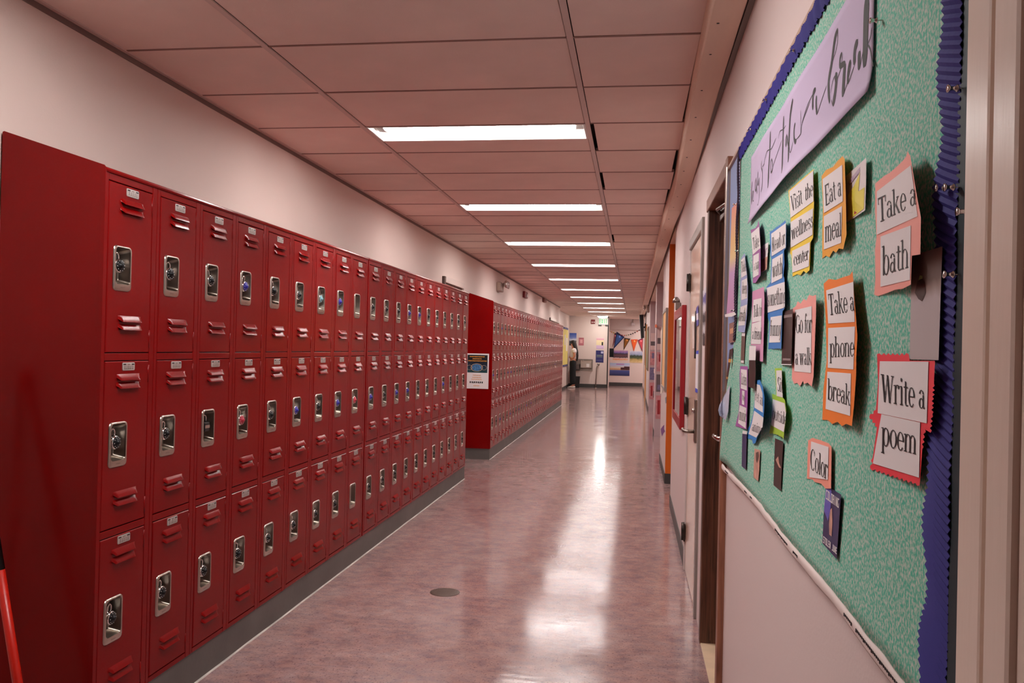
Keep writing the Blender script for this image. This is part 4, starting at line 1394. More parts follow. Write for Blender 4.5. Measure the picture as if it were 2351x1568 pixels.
MB().lathe([(0.014, 0.0), (0.014, -0.012), (0.010, -0.014)], (2.056, 2.19, 1.06), 'x', 14).build('lock_cylinder', M_CHROME, ha)
XD = 2.066
pic('door_notice', 'white notice with blue bands taped to the steel door', 'notice', ramp_mat('door_notice_print', [(0.0, (64, 78, 190)), (0.10, (236, 228, 232)), (0.90, (64, 78, 190))], 2, interp='CONSTANT'), [(1598, 806), (1607, 803), (1604, 903), (1596, 900)], lift=0, base=0.002, X=XD, group=None)
pic('door_paper', 'narrow white paper beside the vision panel of the steel door', 'notice', mat('notice_white', srgb(226, 206, 196), 0.6), [(1589, 742), (1594, 738), (1594, 800), (1590, 800)], lift=0, base=0.002, X=XD, group=None)
pic('door_decal', 'violet and white decal high on the steel door', 'decal', ramp_mat('decal_print', [(0.0, (92, 86, 160)), (0.3, (230, 220, 226)), (0.62, (92, 86, 160))], 2, interp='CONSTANT'), [(1598, 708), (1603, 700), (1604, 745), (1599, 750)], lift=0, base=0.002, X=XD, group=None)
pic('wall_flyer', 'black and white flyer sheet between the steel door and brown frame', 'flyer', ramp_mat('flyer_print', [(0.0, (66, 58, 60)), (0.2, (200, 190, 194)), (0.35, (60, 54, 58)), (0.55, (210, 200, 204)), (0.7, (96, 88, 150)), (0.85, (214, 204, 210))], 2, interp='CONSTANT', wob=0.3, wscale=9), [(1614, 668), (1625, 650), (1622, 790), (1613, 793)], lift=0, base=0.003, X=2.07, group=None)

# door_2: brown doorway, closed recessed door
d2 = empty('door_2', (2.08, 1.25, 0), 'dark brown wooden doorway beside the end of the bulletin board', 'door', kind='structure')
bx('far_jamb', M_BROWN, (2.058, 2.24, 1.560, 1.625, 0, 2.115), d2, bev=0.004)
for x in (2.105, 2.150):
    bx('jamb_groove', mat('groove_line', srgb(120, 78, 58), 0.5), (x, x + 0.003, 1.5585, 1.5605, 0.02, 2.06), d2)
bx('near_jamb', M_BROWNF, (2.048, 2.24, 0.682, 0.74, 0, 2.115), d2, bev=0.004)
bx('head', M_BROWNF, (2.052, 2.24, 0.74, 1.625, 2.055, 2.115), d2, bev=0.004)
bx('leaf', M_BROWN, (2.140, 2.18, 0.742, 1.559, 0.01, 2.052), d2)
bx('threshold', mat('pale_wood_sill', srgb(226, 196, 164), 0.35, var=0.1, vscale=10), (2.062, 2.24, 0.74, 1.560, 0.0, 0.006), d2)
lv = MB().tube([(2.140, 0.99, 1.03), (2.080, 0.99, 1.03), (2.070, 1.0, 1.03), (2.068, 1.03, 1.03)], 0.0105, 10)
lv.tube([(2.068, 1.02, 1.03), (2.064, 1.12, 1.03)], 0.010, 10).build('lever', M_CHROME, d2)
cl = MB().box(2.10, 2.139, 1.25, 1.47, 1.985, 2.04, bev=0.004).build('closer_body', mat('closer_bronze', srgb(84, 62, 52), 0.35, 0.6), d2)
MB().tube([(2.10, 1.43, 2.02), (2.075, 1.32, 2.02), (2.13, 1.05, 2.03)], 0.008, 8).build('closer_arm', M_STEELB, cl)

# red framed display case
rc = empty('display_case', (2.03, 3.85, 0.86), 'red framed glass display case on the wall before the orange alcove', 'display case')
M_DRED = mat('deep_red_frame', srgb(150, 18, 28), 0.35)
bx('case_back', mat('case_back', srgb(216, 140, 142), 0.5, var=0.08, vscale=6), (2.060, 2.069, 3.35, 4.35, 0.87, 1.68), rc)
for ya, yb, za, zb2 in ((3.30, 3.38, 0.85, 1.70), (4.32, 4.40, 0.85, 1.70), (3.38, 4.32, 0.85, 0.92), (3.38, 4.32, 1.63, 1.70)):
    bx('frame_bar', M_DRED, (2.038, 2.069, ya, yb, za, zb2), rc, bev=0.004)
gl = bx('glass_pane', M_CHROME, (2.046, 2.049, 3.38, 4.32, 0.92, 1.63), rc)
gm = bpy.data.materials.new('case_glass')
gm.use_nodes = True
gb = gm.node_tree.nodes['Principled BSDF']
gb.inputs['Transmission Weight'].default_value = 1.0
gb.inputs['Roughness'].default_value = 0.03
gb.inputs['IOR'].default_value = 1.2
gl.data.materials[0] = gm
sp = empty('wall_fixture', (2.03, 4.05, 1.70), 'small grey hooded fixture above the red display case', 'fixture')
MB().box(2.030, 2.069, 4.0, 4.10, 1.70, 1.756, bev=0.006).build('bracket', M_STEELB, sp)
MB().lathe([(0.030, 0.0), (0.026, 0.025), (0.010, 0.045)], (2.035, 4.05, 1.755), n=14).build('hood', M_STEELB, sp)

# framed cork board and oddments past the orange alcove
ck = empty('cork_board', (2.06, 7.0, 0.96), 'grey framed tan cork board just past the orange alcove', 'cork board')
bx('cork', mat('cork', srgb(226, 170, 116), 0.85, var=0.1, vscale=60), (2.055, 2.068, 6.52, 7.55, 0.99, 1.81), ck)
for ya, yb, za, zb2 in ((6.48, 6.53, 0.96, 1.84), (7.54, 7.59, 0.96, 1.84), (6.53, 7.54, 0.96, 0.99), (6.53, 7.54, 1.81, 1.84)):
    bx('frame_bar', M_FRAME, (2.045, 2.069, ya, yb, za, zb2), ck, bev=0.003)
XW = 2.069
pic('wall_decal', 'purple flower decal low on the wall below the cork board', 'decal', mat('purple_decal', srgb(120, 62, 138), 0.5), [(1517, 985), (1521, 979), (1525, 975), (1524, 985), (1527, 990), (1523, 994), (1520, 1001), (1518, 994)], lift=0, base=0.001, X=XW, group=None)
pic('wall_sticker', 'small blue grey sticker on the wall under the cork board', 'sticker', mat('blue_grey_sticker', srgb(130, 136, 146), 0.5), [(1527, 914), (1530, 910), (1530, 925), (1528, 926)], lift=0, base=0.001, X=XW, group=None)
pic('wall_paper', 'cream paper pinned beside the far edge of the cork board', 'paper sheet', mat('cream_sheet', srgb(232, 214, 200), 0.6), [(1517, 760), (1522, 745), (1521, 900), (1516, 905)], lift=0, base=0.002, X=XW, group=None)

# ================================================================== FAR RIGHT ALCOVE ENDS
def wallpic(name, label, cat, m, x0, x1, y, z0, z1, th=0.006, marks=(), group=None):
    """picture hung on a wall that faces the viewer; marks = (x0, x1, z0, z1, material) in fractions"""
    b = MB().box(x0, x1, y - th, y, z0, z1)
    mats = [m]
    for a, b2, c, d, mm in marks:
        if mm not in mats:
            mats.append(mm)
        b.box(x0 + (x1 - x0) * a, x0 + (x1 - x0) * b2, y - th - 0.002, y - th + 0.001, z0 + (z1 - z0) * c, z0 + (z1 - z0) * d, mats.index(mm))
    return tag(b.build(name, mats), label, cat, group)


M_PINKP = mat('pink_print', srgb(206, 138, 140), 0.6, var=0.25, vscale=14)
M_GREYP = mat('grey_band', srgb(104, 88, 90), 0.6)
M_REDP = mat('red_rosette', srgb(160, 34, 40), 0.6)
M_VIO = mat('violet_grey_print', srgb(120, 108, 140), 0.6, var=0.3, vscale=20)
for n, (Y, where) in enumerate(((11.3, 'first lilac alcove'), (16.8, 'second lilac alcove'))):
    s = 1.0
    wallpic('wall_poster', 'pale poster with a grey band on the end of the %s' % where, 'poster', mat('pale_rose_sheet', srgb(226, 196, 190), 0.6), XR + 0.02, XR + 0.20, Y, 1.40, 1.78, marks=[(0.02, 0.98, 0.25, 0.5, M_GREYP)])
    wallpic('wall_poster', 'pink mottled poster at mid height in the %s' % where, 'poster', M_PINKP, XR + 0.02, XR + 0.20, Y, 1.05, 1.36, marks=[(0.2, 0.5, 0.5, 0.9, M_REDP if n == 0 else M_VIO)])
    wallpic('wall_poster', 'dark picture below the pink poster in the %s' % where, 'poster', M_GREYP if n == 0 else M_VIO, XR + 0.02, XR + 0.19, Y, 0.72, 1.0, marks=[(0.1, 0.5, 0.1, 0.4, M_VIO), (0.5, 0.9, 0.55, 0.9, mat('pale_rose_sheet', srgb(226, 196, 190)))])
    wallpic('wall_poster', 'mottled lower poster in the %s' % where, 'poster', M_PINKP, XR + 0.02, XR + 0.19, Y, 0.28, 0.66, marks=[(0.15, 0.4, 0.2, 0.8, M_REDP), (0.5, 0.9, 0.1, 0.5, M_GREYP)])
pic('orange_rosette', 'orange paper rosette on the pillar between the lilac alcoves', 'rosette', mat('orange_rosette', srgb(206, 92, 40), 0.6), [(1503, 747), (1506, 744), (1509, 747), (1508, 752), (1504, 752)], lift=0, base=0.002, X=XW, group=None)

# emergency lamp, television and boards at the far right


def emergency_lamp(x, y, z, sx, label):
    o = empty('emergency_lamp', (x, y, z), label, 'emergency lamp')
    x1 = x + sx * 0.07
    MB().box(min(x, x1), max(x, x1), y - 0.15, y + 0.15, z, z + 0.14, bev=0.012).build('housing', mat('grey_beige_housing', srgb(160, 138, 126), 0.35), o)
    for k in (-1, 0, 1):
        c = Vector((x1 + sx * 0.02, y + 0.10 + k * 0.11, z + 0.115))
        MB().lathe([(0.03, 0.0), (0.056, sx * 0.03), (0.06, sx * 0.05), (0.052, sx * 0.055), (0.0, sx * 0.04)], c, 'x', 14).build('lamp_head', M_CHROME, o)
    return o


emergency_lamp(XL, 10.3, 2.24, 1, 'chrome headed emergency lamp high on the left wall above the far lockers')
emergency_lamp(XR, 18.0, 2.30, -1, 'emergency lamp high on the right wall near the television')
tv = empty('television', (2.0, 23.9, 1.72), 'black television tilted out from the right wall near the end', 'television')
L = [[Vector((1.865, y, 2.46)), Vector((1.985, y, 2.47)), Vector((2.02, y, 1.77)), Vector((1.935, y, 1.745))] for y in (23.3, 24.4)]
MB().loops(L, True, True).build('screen_case', M_BLACK, tv)
MB().tube([(1.94, 23.85, 2.1), (2.05, 23.85, 2.1)], 0.025, 8).box(2.04, 2.066, 23.7, 24.0, 1.98, 2.22).build('wall_bracket', mat('dark_bracket', srgb(50, 46, 46), 0.5), tv)
for nm, lab, ya, yb, za, zb2, mm in (('chalk_board', 'dull green framed board past the lilac alcoves', 17.6, 20.4, 0.95, 1.9, mat('dull_green_board', srgb(150, 148, 112), 0.6)), ('chalk_board', 'dark framed board right of the television', 21.6, 23.2, 1.0, 1.9, mat('grey_green_board', srgb(126, 124, 100), 0.6))):
    o = empty(nm, (2.06, (ya + yb) / 2, za), lab, 'board')
    bx('panel', mm, (2.055, 2.069, ya, yb, za, zb2), o)
    for a, b2, c, d in ((ya - 0.05, ya, za - 0.05, zb2 + 0.05), (yb, yb + 0.05, za - 0.05, zb2 + 0.05), (ya, yb, za - 0.05, za), (ya, yb, zb2, zb2 + 0.05)):
        bx('frame_bar', mat('brown_board_frame', srgb(112, 86, 70), 0.5), (2.045, 2.069, a, b2, c, d), o)
bx('trim_6', mat('oak_door_edge', srgb(206, 150, 96), 0.45), (2.03, 2.069, 20.85, 20.95, 0, 2.1), label='oak coloured door edge at the far right', cat='trim', kind='structure')

# ================================================================== LEFT WALL OBJECTS
for nm, ya, yb, lab in (('door_3', 6.50, 7.60, 'door behind the gap between the locker rows, only its head showing'), ('door_4', 18.35, 20.9, 'double door past the far lockers with a pale head frame')):
    o = empty(nm, (XL, (ya + yb) / 2, 0), lab, 'door', kind='structure')
    wf = mat('pale_door_frame', srgb(214, 194, 186), 0.35)
    bx('frame_jamb', mat('dark_jamb', srgb(96, 78, 70), 0.5), (XL, XL + 0.030, ya, ya + 0.05, 0, 2.15), o)
    bx('frame_jamb', wf, (XL, XL + 0.030, yb - 0.06, yb, 0, 2.15), o)
    bx('frame_head', wf, (XL, XL + 0.034, ya + 0.05, yb - 0.06, 2.085, 2.15), o, bev=0.003)
    bx('leaf', M_BROWN, (XL, XL + 0.006, ya + 0.05, yb - 0.06, 0, 2.085), o)

st = empty('fire_strobe', (XL, 13.4, 2.33), 'dark red fire alarm strobe on the left wall', 'fire alarm')
MB().box(XL, XL + 0.05, 13.2, 13.6, 2.33, 2.45, bev=0.006).build('housing', mat('alarm_red', srgb(120, 24, 28), 0.4), st)
MB().box(XL + 0.05, XL + 0.075, 13.33, 13.47, 2.35, 2.40, bev=0.004).build('lens', M_WHITE, st)
bl = empty('junction_box', (XL, 16.8, 2.44), 'small brown box under the ceiling left of the alarm', 'box')
MB().box(XL, XL + 0.06, 16.6, 17.0, 2.44, 2.53, bev=0.006).build('cover', mat('brown_box', srgb(126, 86, 78), 0.5), bl)
MB().lathe([(0.012, 0.06), (0.012, 0.066), (0.006, 0.068)], (XL, 16.8, 2.485), 'x', 10).build('screw_cap', M_STEELB, bl)

yn = empty('notice_board', (-0.59, 26.0, 0.80), 'tall yellow notice board with blue ends on the far left wall', 'notice board')
bx('panel', mat('yellow_board', srgb(236, 218, 122), 0.6), (-0.599, -0.575, 25.25, 26.95, 0.84, 2.03), yn)
for za, zb2 in ((0.78, 0.84), (2.03, 2.10)):
    bx('blue_end', mat('board_blue', srgb(58, 62, 120), 0.5), (-0.599, -0.570, 25.25, 26.95, za, zb2), yn)
bx('notice', M_PAPER, (-0.576, -0.572, 25.5, 25.9, 1.5, 1.85), yn)
bx('notice', M_PAPER, (-0.576, -0.572, 26.2, 26.7, 1.3, 1.75), yn)

# poster on the end panel of the far locker row
YP = 7.65 - 0.007
P0 = ony(1073, 811, YP)
P1 = ony(1121, 893, YP)
po = empty('poster', (P0.x, YP, P1.z), 'space themed poster with a masked planet on the far locker end panel', 'poster')
wx, hz = P1.x - P0.x, P0.z - P1.z
bx('sheet', M_PAPER, (P0.x, P1.x, YP - 0.003, YP, P1.z, P0.z), po)


def pfx(f):
    return P0.x + wx * f


def pfz(f):
    return P0.z - hz * f


bx('dark_field', ramp_mat('night_sky', [(0.0, (20, 66, 70)), (0.35, (14, 34, 60)), (0.7, (10, 16, 26)), (1.0, (12, 22, 26))], 2, wob=0.2), (pfx(0.02), pfx(0.94), YP - 0.0036, YP - 0.0028, pfz(0.545), pfz(0.04)), po)
b = MB()


def bars(b_, x0, x1, z, h, n, y):
    ws = (x1 - x0) / n
    for q in range(n):
        b_.box(x0 + ws * q, x0 + ws * (q + 0.62), y - 0.0006, y, z - h / 2, z + h / 2)
        if q % 3 == 1:
            b_.box(x0 + ws * q, x0 + ws * (q + 0.95), y - 0.0006, y, z - h / 2, z - h / 4)


for f, a, c, n in ((0.09, 0.12, 0.82, 12), (0.15, 0.26, 0.68, 8), (0.21, 0.06, 0.92, 15)):
    bars(b, pfx(a), pfx(c), pfz(f), hz * 0.032, n, YP - 0.0036)
b.build('title_lines', mat('amber_print', srgb(226, 150, 60), 0.5), po)
b = MB()
for f, a, c, n in ((0.62, 0.28, 0.66, 9), (0.68, 0.26, 0.68, 9), (0.735, 0.22, 0.70, 11), (0.915, 0.32, 0.60, 6)):
    bars(b, pfx(a), pfx(c), pfz(f), hz * 0.03, n, YP - 0.003)
b.build('body_lines', mat('pale_orange_print', srgb(236, 170, 120), 0.5), po)
b = MB()
bars(b, pfx(0.14), pfx(0.78), pfz(0.82), hz * 0.05, 7, YP - 0.003)
b.build('marker_line', M_INK, po)
cx, cz = pfx(0.45), pfz(0.40)
b = MB()
b.loops([[Vector((cx + wx * 0.22 * math.cos(t * math.pi / 12), YP - yy, cz + hz * 0.095 * math.sin(t * math.pi / 12))) for t in range(24)] for yy in (0.0034, 0.0044)], True, True)
b.build('planet', mat('planet_print', srgb(70, 120, 170), 0.5, var=0.6, vscale=40), po)
b = MB()
for ox, rx, rz in ((0, 0.28, 0.115), (-0.33, 0.13, 0.07), (0.33, 0.13, 0.07)):
    b.loops([[Vector((cx + wx * (ox + rx * s2 * math.cos(t * math.pi / 12)), YP - yy, cz + hz * rz * s2 * math.sin(t * math.pi / 12))) for t in range(25)] for s2, yy in ((1.0, 0.0034), (1.0, 0.0048), (0.9, 0.0048), (0.9, 0.0034))], closed=False)
b.build('mask_outline', mat('pale_gold_print', srgb(206, 176, 150), 0.5), po)

# drain cover in the floor
dc = empty('drain_cover', (0.70, 2.11, 0), 'round brown metal cover set in the mauve floor', 'drain cover')
MB().lathe([(0.083, 0.0), (0.083, 0.0015), (0.079, 0.0025), (0.0001, 0.0025)], (0.70, 2.11, 0), n=40).build('plate', mat('worn_bronze', srgb(96, 76, 66), 0.45, 0.4), dc)
b = MB()
for k in range(-9, 10):
    hw = math.sqrt(max(0, 0.074 ** 2 - (k * 0.008) ** 2))
    b.box(0.70 + k * 0.008 - 0.0018, 0.70 + k * 0.008 + 0.0018, 2.11 - hw, 2.11 + hw, 0.0025, 0.0034)
b.build('tread_ribs', mat('worn_bronze', srgb(96, 76, 66)), dc)

# red pole leaning beside the near locker end
rp = empty('pole', (-0.07, -0.17, 0), 'red handled pole leaning by the near locker end panel', 'pole')
pa, pb, pcc = Vector((-0.068, -0.172, 0.012)), Vector((-0.2175, -0.154, 0.655)), Vector((-0.362, -0.138, 1.27))
MB().tube([pa, pb], 0.0145, 12).build('red_handle', mat('red_plastic', srgb(200, 30, 14), 0.35), rp)
MB().tube([pb, pcc], 0.0150, 12).build('black_grip', M_BLACK, rp)
MB().lathe([(0.018, 0.0), (0.018, 0.02), (0.015, 0.03)], (pa.x, pa.y, 0.0), n=12).build('foot', M_BLACK, rp)

# ================================================================== END OF THE CORRIDOR
# exit sign
ex = empty('exit_sign', (0.62, Y1 - 0.03, 2.27), 'lit green exit sign beside the dark corner at the corridor end', 'exit sign')
bx('housing', M_WHITE, (0.44, 0.79, Y1 - 0.05, Y1 - 0.001, 2.27, 2.51), ex, bev=0.006)
b = MB()
M_EXIT = mat('exit_green', srgb(40, 190, 110), 0.5, emit=0.5)
x = 0.475
for ch in 'EXIT':
    x1 = x + 0.055
    z0, z1 = 2.315, 2.475
    y0, y1 = Y1 - 0.053, Y1 - 0.049
    t = 0.016
    if ch == 'E':
        b.box(x, x + t, y0, y1, z0, z1)
        for zz in (z0, (z0 + z1) / 2 - t / 2, z1 - t):
            b.box(x, x1, y0, y1, zz, zz + t)
    elif ch == 'X':
        for sx in (0, 1):
            a, c = (x, x1 - t) if sx else (x1 - t, x)
            b.add([(a, y0, z0), (a + t, y0, z0), (c + t, y0, z1), (c, y0, z1), (a, y1, z0), (a + t, y1, z0), (c + t, y1, z1), (c, y1, z1)], [(0, 1, 2, 3), (4, 5, 6, 7), (0, 1, 5, 4), (2, 3, 7, 6), (0, 3, 7, 4), (1, 2, 6, 5)])
    elif ch == 'I':
        b.box(x + 0.02, x + 0.02 + t, y0, y1, z0, z1)
    else:
        b.box(x, x1, y0, y1, z1 - t, z1)
        b.box((x + x1 - t) / 2, (x + x1 + t) / 2, y0, y1, z0, z1)
    x += 0.074
b.build('exit_letters', M_EXIT, ex)
b = MB()
for a, c in ((0.44, 0.55), (0.68, 0.79)):
    b.box(a, c, Y1 - 0.05, Y1 - 0.001, 2.23, 2.27)
b.build('lamp_pods', mat('dark_pod', srgb(60, 56, 54), 0.5), ex)

fa = empty('fire_alarm', (0.25, Y1 - 0.02, 2.30), 'square red fire alarm left of the exit sign', 'fire alarm')
MB().box(0.18, 0.32, Y1 - 0.05, Y1 - 0.001, 2.30, 2.45, bev=0.006).build('housing', MATS['alarm_red'], fa)
for a in (0.20, 0.265):
    MB().box(a, a + 0.04, Y1 - 0.06, Y1 - 0.049, 2.335, 2.37, bev=0.003).build('lens', M_WHITE, fa)

yw = Y1 - 0.001
wallpic('wall_poster', 'blue sky poster behind the standing person', 'poster', ramp_mat('sky_poster', [(0.0, (40, 46, 40)), (0.35, (60, 70, 70)), (0.45, (220, 226, 236)), (0.6, (120, 140, 206)), (1.0, (50, 84, 176))], 2, wob=0.25, wscale=2.5), -0.59, -0.34, yw, 1.50, 1.95)
wallpic('wall_poster', 'small rose coloured notice right of the sky poster', 'poster', mat('rose_notice', srgb(196, 120, 128), 0.6), -0.255, -0.07, yw, 1.51, 1.79, marks=[(0.25, 0.75, 0.3, 0.75, mat('light_rose', srgb(232, 176, 176), 0.6)), (0.05, 0.95, 0.86, 0.95, mat('dull_rose', srgb(166, 96, 104), 0.6))])
wallpic('wall_poster', 'pastel pink and yellow poster with a small dark figure', 'poster', ramp_mat('pastel_poster', [(0.0, (216, 182, 214)), (0.30, (216, 186, 216)), (0.36, (240, 222, 176)), (0.75, (242, 220, 180)), (0.85, (228, 160, 184)), (1.0, (236, 206, 206))], 2), 0.38, 0.65, yw, 1.40, 1.80, marks=[(0.70, 0.90, 0.32, 0.62, M_INK)])
wallpic('wall_poster', 'navy notice with pale lines below the pastel poster', 'poster', mat('navy_notice', srgb(44, 42, 104), 0.5), 0.37, 0.65, yw, 0.91, 1.345, marks=[(0.65, 0.95, 0.75, 0.93, mat('pale_blue', srgb(190, 190, 220), 0.6)), (0.1, 0.85, 0.55, 0.63, mat('sage', srgb(120, 130, 126), 0.6)), (0.1, 0.85, 0.44, 0.5, mat('sage', srgb(120, 130, 126))), (0.1, 0.8, 0.2, 0.23, mat('slate', srgb(90, 90, 140), 0.6)), (0.1, 0.8, 0.12, 0.15, mat('slate', srgb(90, 90, 140)))])

# drinking fountain
df = empty('drinking_fountain', (0.0, Y1 - 0.2, 0.60), 'stainless drinking fountain on the end wall beside the person', 'drinking fountain')
bx('back_panel', M_STEELB, (-0.42, 0.27, Y1 - 0.03, Y1 - 0.002, 0.60, 1.02), df, bev=0.004)
b = MB()
L = [[Vector((x, Y1 - 0.03, z)) for x, z in ((-0.17, 0.66), (0.24, 0.66), (0.24, 0.98), (-0.17, 0.98))], [Vector((x, Y1 - 0.22, z)) for x, z in ((-0.15, 0.72), (0.22, 0.72), (0.22, 0.90), (-0.15, 0.90))]]
b.loops(L, False, True)
b.build('near_basin', M_STEEL, df)
b = MB()
L = [[Vector((x, Y1 - 0.03, z)) for x, z in ((-0.44, 0.60), (-0.18, 0.60), (-0.18, 0.84), (-0.44, 0.84))], [Vector((x, Y1 - 0.34, z)) for x, z in ((-0.42, 0.66), (-0.20, 0.66), (-0.20, 0.80), (-0.42, 0.80))]]
b.loops(L, False, True)
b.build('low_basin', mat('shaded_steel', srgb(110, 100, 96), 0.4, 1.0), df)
MB().tube([(-0.10, Y1 - 0.14, 0.90), (-0.10, Y1 - 0.14, 0.96), (-0.06, Y1 - 0.15, 0.97)], 0.012, 8).build('spout', M_CHROME, df)
bx('push_bar', M_WHITE, (0.05, 0.16, Y1 - 0.235, Y1 - 0.218, 0.74, 0.86), df, bev=0.003)
gr = empty('guard_rail', (0.42, Y1 - 0.3, 0), 'bent steel guard rail right of the drinking fountain', 'guard rail')
MB().tube([(0.40, Y1 - 0.30, 0.0), (0.42, Y1 - 0.30, 0.70), (0.44, Y1 - 0.28, 0.80), (0.47, Y1 - 0.2, 0.84), (0.47, Y1 - 0.02, 0.84)], 0.018, 10).build('rail_tube', M_STEELB, gr)
MB().lathe([(0.05, 0.0), (0.05, 0.012), (0.02, 0.02)], (0.40, Y1 - 0.30, 0.0), n=14).build('floor_flange', M_STEELB, gr)
MB().lathe([(0.045, -0.016), (0.045, -0.001)], (0.47, Y1, 0.84), 'y', 14).build('wall_flange', M_STEELB, gr)

# trash bin
tbn = empty('trash_bin', (-0.27, 27.55, 0), 'black bin on the floor between the person and the fountain', 'bin')
b = MB()
L = [[Vector((-0.27 + sx * wv * 0.8, 27.55 + sy * wv * 0.8, z)) for sx, sy in ((-1, -1), (1, -1), (1, 1), (-1, 1))] for z, wv in ((0.0, 0.10), (0.01, 0.105), (0.37, 0.135), (0.37, 0.125), (0.03, 0.095))]
b.loops(L, True, True)
b.build('bin_body', M_BLACK, tbn)
b = MB()
L = [[Vector((-0.27 + sx * wv * 0.8, 27.55 + sy * wv * 0.8, z)) for sx, sy in ((-1, -1), (1, -1), (1, 1), (-1, 1))] for z, wv in ((0.372, 0.142), (0.40, 0.142), (0.40, 0.124), (0.372, 0.124))]
b.loops(L + [L[0]])
b.build('bin_rim', M_BLACK, tbn)

# posters and pennants in the set-back bay
yw2 = Y2 - 0.001
wallpic('landscape_poster', 'dusk town poster in the end bay with an orange foot', 'poster', ramp_mat('dusk_poster', [(0.0, (236, 206, 170)), (0.10, (226, 140, 96)), (0.2, (232, 196, 190)), (0.3, (70, 52, 60)), (0.5, (110, 64, 72)), (0.66, (60, 50, 66)), (0.75, (110, 96, 160)), (1.0, (200, 150, 190))], 2, wob=0.25, wscale=7), 0.93, 1.50, yw2, 0.98, 1.36)
wallpic('landscape_poster', 'campus lawn poster at the right of the end bay', 'poster', ramp_mat('campus_poster', [(0.0, (226, 196, 150)), (0.25, (190, 160, 96)), (0.4, (86, 92, 56)), (0.6, (52, 66, 50)), (0.72, (150, 160, 190)), (1.0, (206, 206, 224))], 2, wob=0.35, wscale=5), 1.57, 2.05, yw2, 0.90, 1.345)
wallpic('landscape_poster', 'sunset lake poster low in the end bay', 'poster', ramp_mat('lake_poster', [(0.0, (30, 34, 84)), (0.42, (72, 84, 150)), (0.46, (196, 170, 150)), (0.52, (206, 130, 70)), (0.58, (226, 200, 170)), (0.8, (196, 200, 226)), (1.0, (170, 196, 226))], 2), 0.82, 1.575, yw2, 0.39, 0.875,
        marks=[(0.55, 1.0, 0.46, 0.66, mat('headland_print', srgb(74, 30, 30), 0.6)), (0.72, 1.0, 0.64, 0.74, mat('headland_print', srgb(74, 30, 30))), (0.32, 0.72, 0.87, 0.95, mat('mauve_words', srgb(190, 130, 190), 0.6))])
# string of felt balls
gl_ = empty('ball_garland', (1.4, 29.6, 1.95), 'string of coloured felt balls above the pennants', 'garland')
gp = []
for k in range(17):
    t = k / 16
    gp.append(Vector((0.79 + 1.28 * t, 29.6, 2.08 - 0.22 * math.sin(math.pi * min(1, t * 1.0)) ** 1.1 + 0.16 * t)))
MB().tube(gp, 0.004, 5).build('string', M_INK, gl_)
gc = [(170, 60, 44), (206, 140, 60), (206, 180, 70), (60, 40, 60), (40, 40, 60), (110, 40, 70), (130, 40, 60), (170, 80, 60), (160, 140, 90), (120, 130, 90), (40, 36, 40), (60, 30, 40), (50, 26, 36), (150, 50, 40), (60, 30, 40), (140, 50, 50), (160, 60, 44)]
for k, p in enumerate(gp):
    MB().lathe([(0.0, -0.026), (0.02, -0.017), (0.027, 0), (0.02, 0.017), (0.0, 0.026)], p, n=8).build('felt_ball', mat('felt_%d_%d_%d' % gc[k], srgb(*gc[k]), 0.9), gl_)
# pennants
PEN = [('dull red', (150, 84, 92), (96, 50, 56), (0.97, 2.02), (1.10, 1.99), (0.90, 1.45)), ('blue', (70, 104, 170), (40, 46, 86), (1.05, 2.08), (1.36, 1.88), (0.94, 1.40)), ('brown', (150, 92, 30), (60, 40, 20), (1.34, 1.84), (1.58, 1.82), (1.33, 1.36)),
       ('orange', (236, 100, 44), (226, 84, 40), (1.60, 1.79), (1.86, 1.80), (1.72, 1.33)), ('crimson', (196, 70, 76), (110, 40, 66), (1.86, 1.77), (2.06, 1.86), (2.05, 1.30))]
for k, (nm, ca, cb, a, b2, c) in enumerate(PEN):
    o = empty('pennant', (c[0], 29.99 - 0.004 * k, c[1]), '%s felt pennant hanging in the end bay' % nm, 'pennant', 'felt pennants in the end bay')
    yk = 29.995 - 0.005 * k
    A, B, Cc = Vector((a[0], yk, a[1])), Vector((b2[0], yk, b2[1])), Vector((c[0], yk, c[1]))
    MB().loops([[A, B, Cc], [p + Vector((0, 0.004, 0)) for p in (A, B, Cc)]], True, True).build('felt', mat('pennant_%s' % nm, srgb(*cb), 0.9), o)
    ctr = (A + B + Cc) / 3
    sh2 = [ctr + (p - ctr) * 0.72 + Vector((0, -0.0015, 0)) for p in (A, B, Cc)]
    MB().loops([sh2, [p + Vector((0, 0.002, 0)) for p in sh2]], True, True).build('printed_field', mat('pennant_field_%s' % nm, srgb(*ca), 0.9), o)
    mid = (A * 0.42 + B * 0.42 + Cc * 0.16)
    MB().lathe([(0.04, -0.003), (0.04, -0.001), (0.02, -0.0005)], mid, 'y', 10).build('emblem', mat('emblem_%s' % nm, srgb(*[min(255, int(v * 1.3 + 40)) for v in ca]), 0.8), o)

hb = empty('wall_speaker', (1.66, 29.85, 2.30), 'small grey speaker on a stem near the ceiling of the end bay', 'speaker')
MB().tube([(1.66, 29.85, 2.56), (1.66, 29.85, 2.42)], 0.015, 8).build('stem', M_STEELB, hb)
MB().box(1.60, 1.74, 29.78, 29.92, 2.31, 2.43, bev=0.015).build('box', mat('grey_speaker', srgb(190, 178, 180), 0.5), hb)
bk = empty('wall_box', (0.88, 29.5, 1.09), 'black box unit by the dark corner in the end bay', 'box')
MB().box(0.815, 0.975, 29.3, 29.6, 1.10, 1.43, bev=0.008).build('case', M_BLACK, bk)
MB().box(0.83, 0.96, 29.294, 29.301, 1.13, 1.40).build('front', mat('dark_glossy', srgb(20, 22, 28), 0.15), bk)
bx('trim_7', mat('bay_header', srgb(206, 190, 186), 0.5), (0.815, 2.069, 29.93, 29.999, 2.15, 2.56), label='shallow header panel over the end bay', cat='trim', kind='structure')

